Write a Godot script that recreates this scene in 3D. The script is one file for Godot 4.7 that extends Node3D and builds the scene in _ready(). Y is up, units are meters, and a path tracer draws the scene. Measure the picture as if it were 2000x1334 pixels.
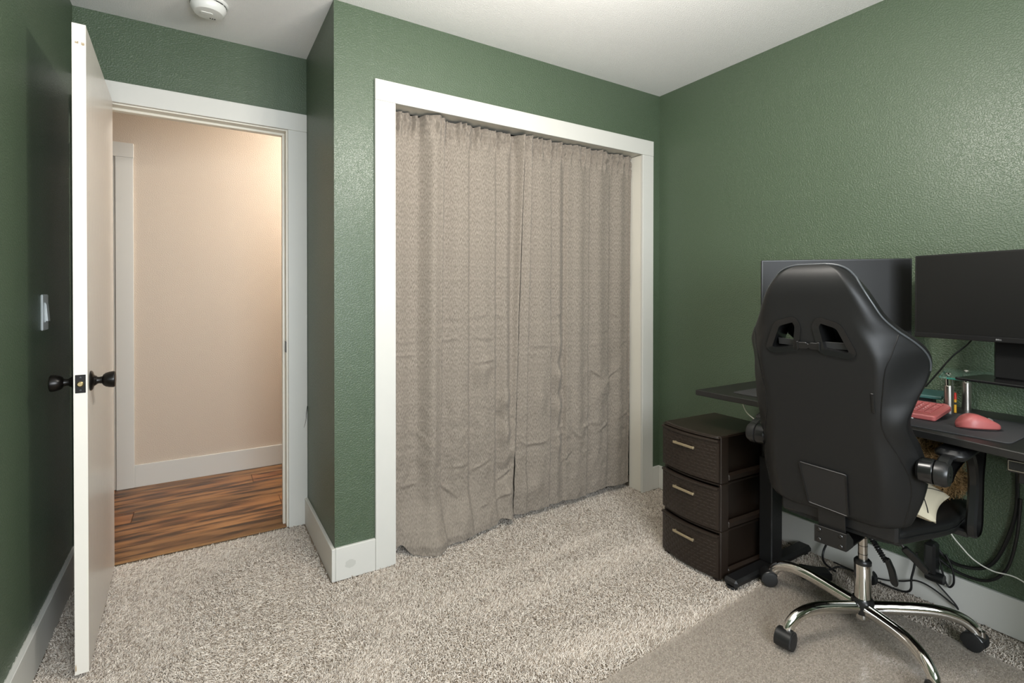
extends Node3D
# A green room seen towards an open door, a curtained closet and a desk with a black gaming chair.
# x runs along the closet wall, z towards the camera, y up; metres.

const XL := -0.936      # left wall
const XR := 1.953       # right wall
const ZD := -0.641      # door wall
const ZB := 3.30        # wall behind the camera
const ZH := -1.738      # far wall of the hall
const H := 2.44
const BB := 0.139       # baseboard height
const DESK := 0.785

var V := PackedVector3Array()
var M := {}
var used := {}
var rng := RandomNumberGenerator.new()

# ---------------------------------------------------------------- mesh helpers
func tri(a: Vector3, b: Vector3, c: Vector3) -> void:
	V.append(a); V.append(b); V.append(c)

func quad(a: Vector3, b: Vector3, c: Vector3, d: Vector3) -> void:
	tri(a, b, c); tri(a, c, d)

# turns the closed shape added since `from` so that its faces look outwards (Godot: clockwise)
func outward(from: int) -> void:
	var o := V[from]
	var vol := 0.0
	for i in range(from, V.size(), 3):
		vol += (V[i] - o).dot((V[i + 1] - o).cross(V[i + 2] - o))
	if vol > 0.0:
		for i in range(from, V.size(), 3):
			var t := V[i + 1]
			V[i + 1] = V[i + 2]
			V[i + 2] = t

func bake(crease := 38.0) -> ArrayMesh:
	var n := V.size()
	var face := PackedVector3Array(); face.resize(n / 3)
	var at := {}
	var ids := PackedInt32Array(); ids.resize(n)
	var lists: Array[PackedInt32Array] = []
	for f in n / 3:
		face[f] = (V[f * 3 + 2] - V[f * 3]).cross(V[f * 3 + 1] - V[f * 3])
		for k in 3:
			var key := Vector3i((V[f * 3 + k] * 20000.0).round())
			var id: int = at.get(key, -1)
			if id < 0:
				id = lists.size()
				at[key] = id
				lists.append(PackedInt32Array())
			ids[f * 3 + k] = id
			lists[id].append(f)
	var unit := PackedVector3Array(); unit.resize(face.size())
	for f in face.size():
		unit[f] = face[f].normalized()
	var normals := PackedVector3Array(); normals.resize(n)
	var limit := cos(deg_to_rad(crease))
	for i in n:
		var f := i / 3
		var s := Vector3.ZERO
		for g in lists[ids[i]]:
			if unit[g].dot(unit[f]) > limit:
				s += face[g]
		normals[i] = s.normalized() if s.length_squared() > 0.0 else Vector3.UP
	var a := []
	a.resize(Mesh.ARRAY_MAX)
	a[Mesh.ARRAY_VERTEX] = V
	a[Mesh.ARRAY_NORMAL] = normals
	var m := ArrayMesh.new()
	m.add_surface_from_arrays(Mesh.PRIMITIVE_TRIANGLES, a)
	V = PackedVector3Array()
	return m

func part(called: String, mat: Material, parent: Node = self, crease := 38.0) -> MeshInstance3D:
	return put(called, bake(crease), mat, parent)

func put(called: String, m: Mesh, mat: Material, parent: Node = self) -> MeshInstance3D:
	var o := MeshInstance3D.new()
	o.name = called
	o.mesh = m
	o.material_override = mat
	parent.add_child(o, true)
	return o

func numbered(called: String) -> String:
	var n: int = used.get(called, 0)
	used[called] = n + 1
	return called if n == 0 else "%s_%03d" % [called, n]

func thing(called: String, label: String, category: String, at := Vector3.ZERO, turn := 0.0, group := "") -> Node3D:
	var o := Node3D.new()
	o.name = numbered(called)
	add_child(o)
	o.position = at
	o.rotation.y = turn
	tag(o, label, category, group)
	return o

func tag(o: Node, label: String, category: String, group := "") -> void:
	o.set_meta("label", label)
	o.set_meta("category", category)
	if group:
		o.set_meta("group", group)

func struct(called: String, label := "", category := "") -> Node3D:
	var o := Node3D.new()
	o.name = called
	add_child(o)
	o.set_meta("kind", "structure")
	if label:
		tag(o, label, category)
	return o

func shell(called: String, mat: Material, label: String, category: String) -> MeshInstance3D:
	var o := part(called, mat)
	o.set_meta("kind", "structure")
	tag(o, label, category)
	return o

func box(lo: Vector3, hi: Vector3, b := 0.0, xf := Transform3D()) -> void:
	var from := V.size()
	if b <= 0.0:
		var p: Array[Vector3] = []
		for i in 8:
			p.append(xf * Vector3(hi.x if i & 1 else lo.x, hi.y if i & 2 else lo.y, hi.z if i & 4 else lo.z))
		quad(p[0], p[1], p[3], p[2]); quad(p[4], p[6], p[7], p[5])
		quad(p[0], p[4], p[5], p[1]); quad(p[2], p[3], p[7], p[6])
		quad(p[0], p[2], p[6], p[4]); quad(p[1], p[5], p[7], p[3])
		outward(from)
		return
	# every corner is three points, one on each of its faces
	var c := (lo + hi) / 2.0
	var h := (hi - lo) / 2.0
	b = minf(b, minf(h.x, minf(h.y, h.z)) * 0.98)
	var q := func(sx: int, sy: int, sz: int, axis: int) -> Vector3:
		var r := Vector3(h.x - b, h.y - b, h.z - b)
		r[axis] = h[axis]
		return xf * (c + r * Vector3(sx, sy, sz))
	for axis in 3:
		var u := (axis + 1) % 3
		var w := (axis + 2) % 3
		for s in [-1, 1]:
			var k: Array[Vector3] = []
			for e in [[-1, -1], [1, -1], [1, 1], [-1, 1]]:
				var g := [0, 0, 0]
				g[axis] = s; g[u] = e[0]; g[w] = e[1]
				k.append(q.call(g[0], g[1], g[2], axis))
			if s > 0:
				quad(k[3], k[2], k[1], k[0])
			else:
				quad(k[0], k[1], k[2], k[3])
		for e in [[-1, -1], [1, -1], [1, 1], [-1, 1]]:
			# edge along `axis`
			var g := [0, 0, 0]
			g[u] = e[0]; g[w] = e[1]
			g[axis] = -1
			var a0: Vector3 = q.call(g[0], g[1], g[2], u)
			var a1: Vector3 = q.call(g[0], g[1], g[2], w)
			g[axis] = 1
			var b0: Vector3 = q.call(g[0], g[1], g[2], u)
			var b1: Vector3 = q.call(g[0], g[1], g[2], w)
			if e[0] * e[1] > 0:
				quad(a0, a1, b1, b0)
			else:
				quad(b0, b1, a1, a0)
	for i in 8:
		var sx := 1 if i & 1 else -1
		var sy := 1 if i & 2 else -1
		var sz := 1 if i & 4 else -1
		var t0: Vector3 = q.call(sx, sy, sz, 0)
		var t1: Vector3 = q.call(sx, sy, sz, 1)
		var t2: Vector3 = q.call(sx, sy, sz, 2)
		if sx * sy * sz > 0:
			tri(t2, t1, t0)
		else:
			tri(t0, t1, t2)
	outward(from)

func cbox(c: Vector3, s: Vector3, b := 0.0, xf := Transform3D()) -> void:
	box(c - s / 2.0, c + s / 2.0, b, xf)

# polygon in the local xy plane, drawn out along z; edges chamfered by b
func prism(poly: PackedVector2Array, z0: float, z1: float, xf := Transform3D(), b := 0.0) -> void:
	var from := V.size()
	var n := poly.size()
	var inner := inset(poly, b) if b > 0.0 else poly
	var rings := [[inner, z0], [poly, z0 + b], [poly, z1 - b], [inner, z1]] if b > 0.0 else [[poly, z0], [poly, z1]]
	for k in rings.size() - 1:
		var p: PackedVector2Array = rings[k][0]
		var r: PackedVector2Array = rings[k + 1][0]
		for i in n:
			var j := (i + 1) % n
			quad(xf * v3(p[i], rings[k][1]), xf * v3(p[j], rings[k][1]), xf * v3(r[j], rings[k + 1][1]), xf * v3(r[i], rings[k + 1][1]))
	var ix := Geometry2D.triangulate_polygon(inner)
	var ccw := 0.0
	for i in n:
		ccw += poly[i].cross(poly[(i + 1) % n])
	for i in range(0, ix.size(), 3):
		var a := inner[ix[i]]
		var bb := inner[ix[i + 1]]
		var c := inner[ix[i + 2]]
		if ((bb - a).cross(c - a) > 0.0) != (ccw > 0.0):
			var t := bb
			bb = c
			c = t
		tri(xf * v3(a, z1), xf * v3(bb, z1), xf * v3(c, z1))
		tri(xf * v3(a, z0), xf * v3(c, z0), xf * v3(bb, z0))
	outward(from)

func v3(p: Vector2, z: float) -> Vector3:
	return Vector3(p.x, p.y, z)

func inset(poly: PackedVector2Array, b: float) -> PackedVector2Array:
	var n := poly.size()
	var ccw := 0.0
	for i in n:
		ccw += poly[i].cross(poly[(i + 1) % n])
	var s := signf(ccw)
	var out := PackedVector2Array()
	for i in n:
		var d0 := (poly[i] - poly[(i + n - 1) % n]).normalized()
		var d1 := (poly[(i + 1) % n] - poly[i]).normalized()
		var n0 := Vector2(-d0.y, d0.x) * s
		var n1 := Vector2(-d1.y, d1.x) * s
		var m := (n0 + n1).normalized()
		out.append(poly[i] + m * b / maxf(0.35, m.dot(n0)))
	return out

# corners of a polygon rounded with r
func rounded(poly: PackedVector2Array, r: float, seg := 4) -> PackedVector2Array:
	var n := poly.size()
	var out := PackedVector2Array()
	for i in n:
		var p := poly[i]
		var a := poly[(i + n - 1) % n]
		var c := poly[(i + 1) % n]
		var ra := minf(r, (a - p).length() * 0.45)
		var rc := minf(r, (c - p).length() * 0.45)
		var s := p + (a - p).normalized() * ra
		var e := p + (c - p).normalized() * rc
		for k in seg + 1:
			var t := float(k) / seg
			out.append(s.lerp(p, t).lerp(p.lerp(e, t), t))
	return out

func rect(w: float, h: float, r := 0.0, c := Vector2.ZERO) -> PackedVector2Array:
	var p := PackedVector2Array([c + Vector2(-w, -h) / 2, c + Vector2(w, -h) / 2, c + Vector2(w, h) / 2, c + Vector2(-w, h) / 2])
	return rounded(p, r) if r > 0.0 else p

func spline(p: Array, per := 6) -> PackedVector3Array:
	var out := PackedVector3Array()
	var n := p.size()
	for i in n - 1:
		var a: Vector3 = p[maxi(i - 1, 0)]
		var b: Vector3 = p[i]
		var c: Vector3 = p[i + 1]
		var d: Vector3 = p[mini(i + 2, n - 1)]
		for k in per:
			out.append(b.cubic_interpolate(c, a, d, float(k) / per))
	out.append(p[n - 1])
	return out

# a round (or, with flat < 1, flattened) tube; radius is a number or a Callable of 0..1
func tube(path: PackedVector3Array, radius: Variant, seg := 10, flat := 1.0, closed := false, start := Vector3.ZERO) -> void:
	var from := V.size()
	var n := path.size()
	var rings := []
	var up := start
	for i in n:
		var d: Vector3
		if closed:
			d = (path[(i + 1) % n] - path[(i + n - 1) % n]).normalized()
		else:
			d = (path[mini(i + 1, n - 1)] - path[maxi(i - 1, 0)]).normalized()
		if up == Vector3.ZERO:
			up = Vector3.UP if absf(d.y) < 0.9 else Vector3.RIGHT
		up = (up - d * up.dot(d)).normalized()
		var side := d.cross(up)
		var r: float = radius.call(float(i) / (n - 1)) if radius is Callable else radius
		var ring := PackedVector3Array()
		for k in seg:
			var a := TAU * k / seg
			ring.append(path[i] + side * cos(a) * r + up * sin(a) * r * flat)
		rings.append(ring)
	for i in (n if closed else n - 1):
		var j := (i + 1) % n
		for k in seg:
			var l := (k + 1) % seg
			quad(rings[i][k], rings[i][l], rings[j][l], rings[j][k])
	if not closed:
		for k in range(1, seg - 1):
			tri(rings[0][0], rings[0][k + 1], rings[0][k])
			tri(rings[n - 1][0], rings[n - 1][k], rings[n - 1][k + 1])
	outward(from)

# profile of (radius, height) pairs turned round the local y axis
func lathe(profile: Array, seg := 24, xf := Transform3D(), sx := 1.0, sz := 1.0) -> void:
	var from := V.size()
	for i in profile.size() - 1:
		var p: Vector2 = profile[i]
		var q: Vector2 = profile[i + 1]
		for k in seg:
			var a := TAU * k / seg
			var b := TAU * (k + 1) / seg
			var p0 := xf * Vector3(cos(a) * p.x * sx, p.y, sin(a) * p.x * sz)
			var p1 := xf * Vector3(cos(b) * p.x * sx, p.y, sin(b) * p.x * sz)
			var q0 := xf * Vector3(cos(a) * q.x * sx, q.y, sin(a) * q.x * sz)
			var q1 := xf * Vector3(cos(b) * q.x * sx, q.y, sin(b) * q.x * sz)
			if p.x > 0.0:
				tri(p0, p1, q1 if q.x > 0.0 else q0)
			if q.x > 0.0:
				tri(p0, q1, q0)
	outward(from)

# a smooth surface over a grid of points (rows of equal length), facing as `flip` says
func sheet(rows: Array, uvs: Array = []) -> ArrayMesh:
	var nr := rows.size()
	var nc: int = rows[0].size()
	var pts := PackedVector3Array()
	for r in rows:
		pts.append_array(r)
	var idx := PackedInt32Array(); idx.resize((nr - 1) * (nc - 1) * 6)
	var nor := PackedVector3Array(); nor.resize(pts.size())
	var w := 0
	for i in nr - 1:
		for j in nc - 1:
			var a := i * nc + j
			var b := a + 1
			var c := a + nc
			var d := c + 1
			idx[w] = a; idx[w + 1] = b; idx[w + 2] = d
			idx[w + 3] = a; idx[w + 4] = d; idx[w + 5] = c
			w += 6
			var n := (pts[d] - pts[a]).cross(pts[b] - pts[c])
			nor[a] += n; nor[b] += n; nor[c] += n; nor[d] += n
	for i in nor.size():
		nor[i] = nor[i].normalized()
	var arr := []
	arr.resize(Mesh.ARRAY_MAX)
	arr[Mesh.ARRAY_VERTEX] = pts
	arr[Mesh.ARRAY_NORMAL] = nor
	arr[Mesh.ARRAY_INDEX] = idx
	var m := ArrayMesh.new()
	m.add_surface_from_arrays(Mesh.PRIMITIVE_TRIANGLES, arr)
	return m

func lut(table: Array, x: float) -> float:
	if x <= table[0][0]:
		return table[0][1]
	for i in table.size() - 1:
		if x <= table[i + 1][0]:
			var t: float = (x - table[i][0]) / (table[i + 1][0] - table[i][0])
			t = t * t * (3.0 - 2.0 * t)
			return lerpf(table[i][1], table[i + 1][1], t)
	return table[-1][1]

# smooth curve through a table
func curve(t: Array, x: float) -> float:
	var n := t.size()
	if x <= t[0][0]:
		return t[0][1]
	for i in n - 1:
		if x <= t[i + 1][0]:
			var h: float = t[i + 1][0] - t[i][0]
			var k: float = (x - t[i][0]) / h
			var a := maxi(i - 1, 0)
			var b := mini(i + 2, n - 1)
			var m0: float = (t[i + 1][1] - t[a][1]) / (t[i + 1][0] - t[a][0]) * h
			var m1: float = (t[b][1] - t[i][1]) / (t[b][0] - t[i][0]) * h
			var k2 := k * k
			var k3 := k2 * k
			return (2 * k3 - 3 * k2 + 1) * t[i][1] + (k3 - 2 * k2 + k) * m0 + (3 * k2 - 2 * k3) * t[i + 1][1] + (k3 - k2) * m1
	return t[-1][1]

# ---------------------------------------------------------------- materials
func mat(c: Color, rough := 0.6, metal := 0.0, spec := 0.5) -> StandardMaterial3D:
	var m := StandardMaterial3D.new()
	m.albedo_color = c
	m.roughness = rough
	m.metallic = metal
	m.metallic_specular = spec
	return m

func noise(freq: float, size: int, s: int, kind := FastNoiseLite.TYPE_SIMPLEX_SMOOTH, octaves := 3, stops: Array = []) -> NoiseTexture2D:
	var f := FastNoiseLite.new()
	f.noise_type = kind
	f.frequency = freq
	f.seed = s
	f.fractal_octaves = octaves
	var t := NoiseTexture2D.new()
	t.noise = f
	t.width = size
	t.height = size
	t.seamless = true
	t.seamless_blend_skirt = 0.2
	if stops:
		var g := Gradient.new()
		var off := PackedFloat32Array()
		var col := PackedColorArray()
		for k in stops:
			off.append(k[0]); col.append(k[1])
		g.offsets = off
		g.colors = col
		t.color_ramp = g
	return t

func relief(m: StandardMaterial3D, t: Texture2D, cm: float, scale: Vector3, world := true) -> StandardMaterial3D:
	m.uv1_triplanar = true
	m.uv1_world_triplanar = world
	m.uv1_scale = scale
	m.heightmap_enabled = true
	m.heightmap_texture = t
	m.heightmap_scale = cm
	return m

func grey(v: float) -> Color:
	return Color(v, v, v)

func make_materials() -> void:
	# orange peel texture under satin green paint: flat-topped blobs
	var peel := noise(0.03, 1024, 3, FastNoiseLite.TYPE_SIMPLEX_SMOOTH, 3, [[0.0, grey(0)], [0.42, grey(0.1)], [0.6, grey(0.85)], [1.0, grey(1)]])
	M.green = relief(mat(Color(0.285, 0.347, 0.265), 0.4, 0.0, 0.58), peel, 0.1, Vector3.ONE * 3.8)
	M.tan = relief(mat(Color(0.765, 0.71, 0.645), 0.55), peel, 0.035, Vector3.ONE * 3.8)
	var pop := noise(0.035, 1024, 9, FastNoiseLite.TYPE_SIMPLEX_SMOOTH, 4, [[0.0, grey(0)], [0.45, grey(0.15)], [0.62, grey(0.9)], [1.0, grey(1)]])
	M.ceiling = relief(mat(Color(0.92, 0.915, 0.905), 0.9), pop, 0.11, Vector3.ONE * 3.6)
	M.trim = mat(Color(0.8, 0.795, 0.77), 0.5)
	M.scuff = mat(Color(0.74, 0.737, 0.71), 0.5)
	M.jamb = mat(Color(0.86, 0.84, 0.79), 0.35)
	var grain := noise(0.02, 512, 21, FastNoiseLite.TYPE_SIMPLEX_SMOOTH, 4)
	M.door = relief(mat(Color(0.82, 0.8, 0.77), 0.26), grain, 0.05, Vector3(14.0, 0.7, 14.0), false)
	M.door_edge = mat(Color(0.9, 0.88, 0.84), 0.4)
	M.bare_wood = mat(Color(0.7, 0.62, 0.5), 0.8)
	M.bronze = mat(Color(0.085, 0.07, 0.06), 0.3, 0.4)
	M.brass = mat(Color(0.62, 0.55, 0.4), 0.35, 1.0)
	# wood planks: long dark streaks, six offsets
	for k in 6:
		var tones := [[0.0, Color(0.16, 0.11, 0.07)], [0.32, Color(0.3, 0.2, 0.125)], [0.45, Color(0.45, 0.31, 0.19)], [0.62, Color(0.56, 0.4, 0.25)], [1.0, Color(0.66, 0.49, 0.32)]]
		if k == 0:
			M.streaks = noise(0.007, 1024, 5, FastNoiseLite.TYPE_SIMPLEX_SMOOTH, 5, tones)
			M.wear = noise(0.02, 512, 15, FastNoiseLite.TYPE_SIMPLEX_SMOOTH, 4)
		var w := mat([Color(0.98, 0.94, 0.9), Color(0.8, 0.77, 0.74), Color(1.0, 0.98, 0.95), Color(0.7, 0.67, 0.64), Color(0.9, 0.89, 0.86), Color(1.0, 0.92, 0.86)][k], 0.38)
		w.albedo_texture = M.streaks
		relief(w, M.wear, 0.02, Vector3(0.3, 2.2, 2.2), false)
		w.uv1_offset = Vector3(0.17 * k, 0.31 * k, 0.231 * k)
		M["wood%d" % k] = w
	M.threshold = mat(Color(0.55, 0.4, 0.24), 0.5)
	# carpet
	M.carpet = mat(Color(0.6, 0.55, 0.49), 1.0, 0.0, 0.2)
	M.yarn = mat(Color.WHITE, 1.0, 0.0, 0.15)
	M.yarn.vertex_color_use_as_albedo = true
	# curtain: heathered linen, warp streaks
	var heather := noise(0.028, 1024, 31, FastNoiseLite.TYPE_SIMPLEX_SMOOTH, 5, [[0.0, Color(0.33, 0.305, 0.28)], [0.36, Color(0.465, 0.435, 0.404)], [0.52, Color(0.555, 0.523, 0.487)], [0.68, Color(0.635, 0.603, 0.565)], [1.0, Color(0.75, 0.72, 0.68)]])
	M.curtain = mat(Color(0.95, 0.94, 0.925), 0.82, 0.0, 0.25)
	M.curtain.albedo_texture = heather
	relief(M.curtain, heather, 0.004, Vector3(17.0, 1.7, 17.0))
	M.curtain.rim_enabled = true
	M.curtain.rim = 0.25
	M.lining = mat(Color(0.3, 0.31, 0.29), 0.9)
	M.rod = mat(Color(0.15, 0.15, 0.15), 0.4, 0.8)
	# plastics, metals, leather
	var pebble := noise(0.12, 512, 41, FastNoiseLite.TYPE_CELLULAR, 2)
	M.leather = relief(mat(Color(0.084, 0.084, 0.083), 0.48, 0.0, 0.42), pebble, 0.008, Vector3.ONE * 9.0, false)
	M.leather_side = relief(mat(Color(0.09, 0.09, 0.093), 0.4), pebble, 0.008, Vector3.ONE * 9.0, false)
	M.piping = mat(Color(0.27, 0.28, 0.29), 0.25)
	M.seam = mat(Color(0.05, 0.05, 0.052), 0.4)
	M.plastic = mat(Color(0.1, 0.1, 0.1), 0.35)
	M.gloss_plastic = mat(Color(0.08, 0.08, 0.08), 0.22)
	M.soft_black = mat(Color(0.09, 0.09, 0.092), 0.6)
	M.strap = mat(Color(0.13, 0.13, 0.13), 0.55)
	M.chrome = mat(Color(0.86, 0.85, 0.83), 0.07, 1.0)
	M.brushed = mat(Color(0.75, 0.73, 0.7), 0.28, 1.0)
	M.steel_black = mat(Color(0.12, 0.115, 0.11), 0.45, 0.3)
	M.bolt = mat(Color(0.3, 0.3, 0.3), 0.3, 1.0)
	M.brown = mat(Color(0.14, 0.107, 0.083), 0.38)
	M.gold = mat(Color(0.74, 0.68, 0.56), 0.35, 0.75)
	M.desk = relief(mat(Color(0.115, 0.11, 0.105), 0.42), grain, 0.01, Vector3(3.0, 3.0, 0.6))
	M.desk_steel = mat(Color(0.075, 0.075, 0.077), 0.45)
	M.felt = mat(Color(0.2, 0.2, 0.205), 0.75)
	M.screen = mat(Color(0.085, 0.085, 0.08), 0.42, 0.0, 0.35)
	M.bezel = mat(Color(0.07, 0.07, 0.07), 0.4)
	M.pink = mat(Color(0.63, 0.335, 0.325), 0.45)
	M.pink_key = mat(Color(0.6, 0.305, 0.3), 0.5)
	M.print_white = mat(Color(0.9, 0.85, 0.85), 0.6)
	M.logo = mat(Color(0.6, 0.6, 0.6), 0.4, 0.3)
	M.teal = mat(Color(0.17, 0.31, 0.295), 0.5)
	M.red = mat(Color(0.8, 0.15, 0.08), 0.4)
	M.yellow = mat(Color(0.85, 0.62, 0.1), 0.4)
	M.cable = mat(Color(0.07, 0.07, 0.07), 0.45)
	M.white_cable = mat(Color(0.85, 0.84, 0.8), 0.45)
	M.white_plastic = mat(Color(0.87, 0.87, 0.85), 0.35)
	M.switch = mat(Color(0.8, 0.82, 0.82), 0.3)
	M.fur = mat(Color.WHITE, 0.9, 0.0, 0.2)
	M.fur.vertex_color_use_as_albedo = true
	M.fur_base = mat(Color(0.47, 0.36, 0.22), 1.0)
	M.cream = relief(mat(Color(0.8, 0.76, 0.66), 0.85), pebble, 0.02, Vector3.ONE * 6.0)
	M.ink = mat(Color(0.16, 0.15, 0.14), 0.8)
	M.glass = mat(Color(0.62, 0.85, 0.78, 0.12), 0.03)
	M.glass.transparency = BaseMaterial3D.TRANSPARENCY_ALPHA
	M.glass_edge = mat(Color(0.2, 0.45, 0.4), 0.15)
	M.mat_clear = mat(Color(0.72, 0.68, 0.63, 0.30), 0.25, 0.0, 0.4)
	M.mat_clear.transparency = BaseMaterial3D.TRANSPARENCY_ALPHA
	M.nub = mat(Color(0.66, 0.62, 0.57), 0.2)
	M.dim_room = mat(Color(0.42, 0.33, 0.26), 0.8)
	M.lamp = mat(Color(0.95, 0.94, 0.9), 0.4)
	M.lamp.emission_enabled = true
	M.lamp.emission = Color(1.0, 0.96, 0.9)
	M.lamp.emission_energy_multiplier = 4.0
	M.blind = mat(Color(0.9, 0.9, 0.88), 0.8)
	M.blind.emission_enabled = true
	M.blind.emission = Color(0.94, 0.97, 1.0)
	M.blind.emission_energy_multiplier = 2.0
	M.warm_lamp = mat(Color(0.95, 0.92, 0.86), 0.4)
	M.warm_lamp.emission_enabled = true
	M.warm_lamp.emission = Color(1.0, 0.87, 0.72)
	M.warm_lamp.emission_energy_multiplier = 4.0

# ---------------------------------------------------------------- the scene
func _ready() -> void:
	rng.seed = 7
	# camera: level lens shifted downwards, as in a photograph with its verticals corrected
	var cam := Camera3D.new()
	cam.name = "camera"
	add_child(cam)
	cam.projection = Camera3D.PROJECTION_FRUSTUM
	cam.near = 0.05
	cam.far = 60.0
	cam.size = 0.05 * 1334.0 / 987.8
	cam.frustum_offset = Vector2(-10.6, -85.45) / 987.8 * 0.05
	cam.position = Vector3(-0.4773, 1.2064, 2.2068)
	cam.rotation = Vector3(-0.0067, -0.5605, 0.0007)
	cam.current = true
	var we := WorldEnvironment.new()
	we.name = "environment"
	var env := Environment.new()
	env.background_mode = Environment.BG_COLOR
	env.background_color = Color(0, 0, 0)
	env.tonemap_mode = Environment.TONE_MAPPER_LINEAR
	env.tonemap_exposure = 1.0
	env.sdfgi_enabled = true
	env.ssao_enabled = true
	env.ssil_enabled = true
	we.environment = env
	add_child(we)
	make_materials()
	ceiling_lamp("ceiling_lamp", Vector3(0.44, H, 1.30), M.lamp, Color(1.0, 0.98, 0.95), 1.6, "three globe ceiling light in the green room", 0.385, [Vector2(0.12, -0.02), Vector2(-0.10, 0.12), Vector2(-0.04, -0.12)])
	ceiling_lamp("hall_lamp", Vector3(0.75, H, -1.22), M.warm_lamp, Color(1.0, 0.98, 0.955), 1.55, "two globe ceiling light in the hall", 0.16, [Vector2(0.09, 0), Vector2(-0.09, 0)])
	rear_window()
	room()
	hall()
	trims()
	the_door()
	closet()
	carpet()
	chair_mat()
	small_fixtures()
	drawers()
	desk()
	desk_things()
	cables()
	chair()
	seat_things()

func ceiling_lamp(called: String, at: Vector3, glow: Material, tint: Color, energy: float, label: String, drop: float, bulbs: Array) -> void:
	# a canopy, a stem and one globe per bulb on short arms
	var t := thing(called, label, "ceiling light", at)
	lathe([Vector2(0, 0), Vector2(0.07, 0), Vector2(0.07, -0.012), Vector2(0.05, -0.024), Vector2(0, -0.024)], 32)
	part("canopy", M.bronze, t)
	lathe([Vector2(0, -0.02), Vector2(0.009, -0.02), Vector2(0.009, -drop + 0.07), Vector2(0, -drop + 0.07)], 12)
	part("stem", M.bronze, t)
	for q in bulbs:
		var b := Vector3(q.x, -drop, q.y)
		tube(spline([Vector3(0, -drop + 0.08, 0), Vector3(q.x * 0.6, -drop + 0.085, q.y * 0.6), Vector3(q.x, -drop + 0.06, q.y)], 5), 0.006, 8)
		part("arm", M.bronze, t)
		var p := []
		for k in 13:
			var a := PI * k / 12.0
			p.append(Vector2(0.05 * sin(a), 0.05 * cos(a)))
		lathe(p, 24, Transform3D(Basis(), b))
		part("glass_globe", glow, t)
		var l := OmniLight3D.new()
		l.name = "bulb_light"
		t.add_child(l, true)
		l.position = b
		l.light_color = tint
		l.light_energy = energy / bulbs.size()
		l.light_size = 0.045
		l.omni_range = 12.0
		l.omni_attenuation = 2.0
		l.shadow_enabled = true

func rear_window() -> void:
	# daylight comes through a blind-covered window in the wall behind the camera
	var t := struct("window_1", "bright window with a pale roller blind behind the camera", "window")
	t.position = Vector3(-0.12, 1.38, ZB)
	box(Vector3(-0.7, -0.55, -0.012), Vector3(0.7, 0.55, -0.008), 0.001); part("window_blind", M.blind, t)
	for s in [-1, 1]:
		box(Vector3(s * 0.745 - 0.045, -0.64, -0.018), Vector3(s * 0.745 + 0.045, 0.64, 0.0), 0.002); part("side_board", M.trim, t)
		box(Vector3(-0.70, s * 0.595 - 0.045, -0.018), Vector3(0.70, s * 0.595 + 0.045, 0.0), 0.002); part("cross_board", M.trim, t)
	var l := AreaLight3D.new()
	l.name = "window_light"
	t.add_child(l)
	l.position = Vector3(0, 0, -0.02)
	l.area_size = Vector2(1.38, 1.08)
	l.light_color = Color(0.94, 0.97, 1.0)
	l.light_energy = 7.8
	l.area_range = 12.0
	l.area_attenuation = 2.0
	l.shadow_enabled = true

func room() -> void:
	box(Vector3(XL - 0.1, 0, ZD - 0.11), Vector3(XL, H, ZB + 0.1))
	shell("wall_left", M.green, "dark green textured wall behind the open door", "wall")
	box(Vector3(XL, 0, ZD - 0.11), Vector3(-0.862, H, ZD))
	box(Vector3(-0.862, 2.062, ZD - 0.11), Vector3(-0.07, H, ZD))
	box(Vector3(-0.07, 0, ZD - 0.11), Vector3(0.1, H, ZD))
	shell("wall_door", M.green, "green wall above and around the doorway", "wall")
	box(Vector3(0.0, 0, ZD), Vector3(0.1, H, -0.1))
	box(Vector3(0.0, 0, -0.1), Vector3(0.235, H, 0))
	box(Vector3(0.235, 2.075, -0.1), Vector3(1.819, H, 0))
	box(Vector3(1.819, 0, -0.1), Vector3(XR, H, 0))
	shell("wall_closet", M.green, "green textured wall around the closet opening with a jutting corner", "wall")
	box(Vector3(XR, 0, ZD - 0.11), Vector3(XR + 0.1, H, ZB + 0.1))
	shell("wall_right", M.green, "long green textured wall behind the desk", "wall")
	box(Vector3(XL, 0, ZB), Vector3(XR, H, ZB + 0.1))
	shell("wall_rear", M.green, "green wall behind the camera", "wall")
	box(Vector3(-3.0, H, ZH - 1.6), Vector3(XR + 0.3, H + 0.1, ZB + 0.1))
	shell("ceiling", M.ceiling, "off-white stippled ceiling", "ceiling")
	box(Vector3(XL, -0.06, ZD - 0.01), Vector3(XR, -0.004, ZB))
	shell("floor", M.carpet, "beige carpet backing under the shag pile", "floor")
	# closet inside
	box(Vector3(0.1, 0, ZD - 0.11), Vector3(XR, H, ZD))
	shell("wall_closet_back", M.green, "dark wall inside the closet behind the curtains", "wall")

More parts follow.
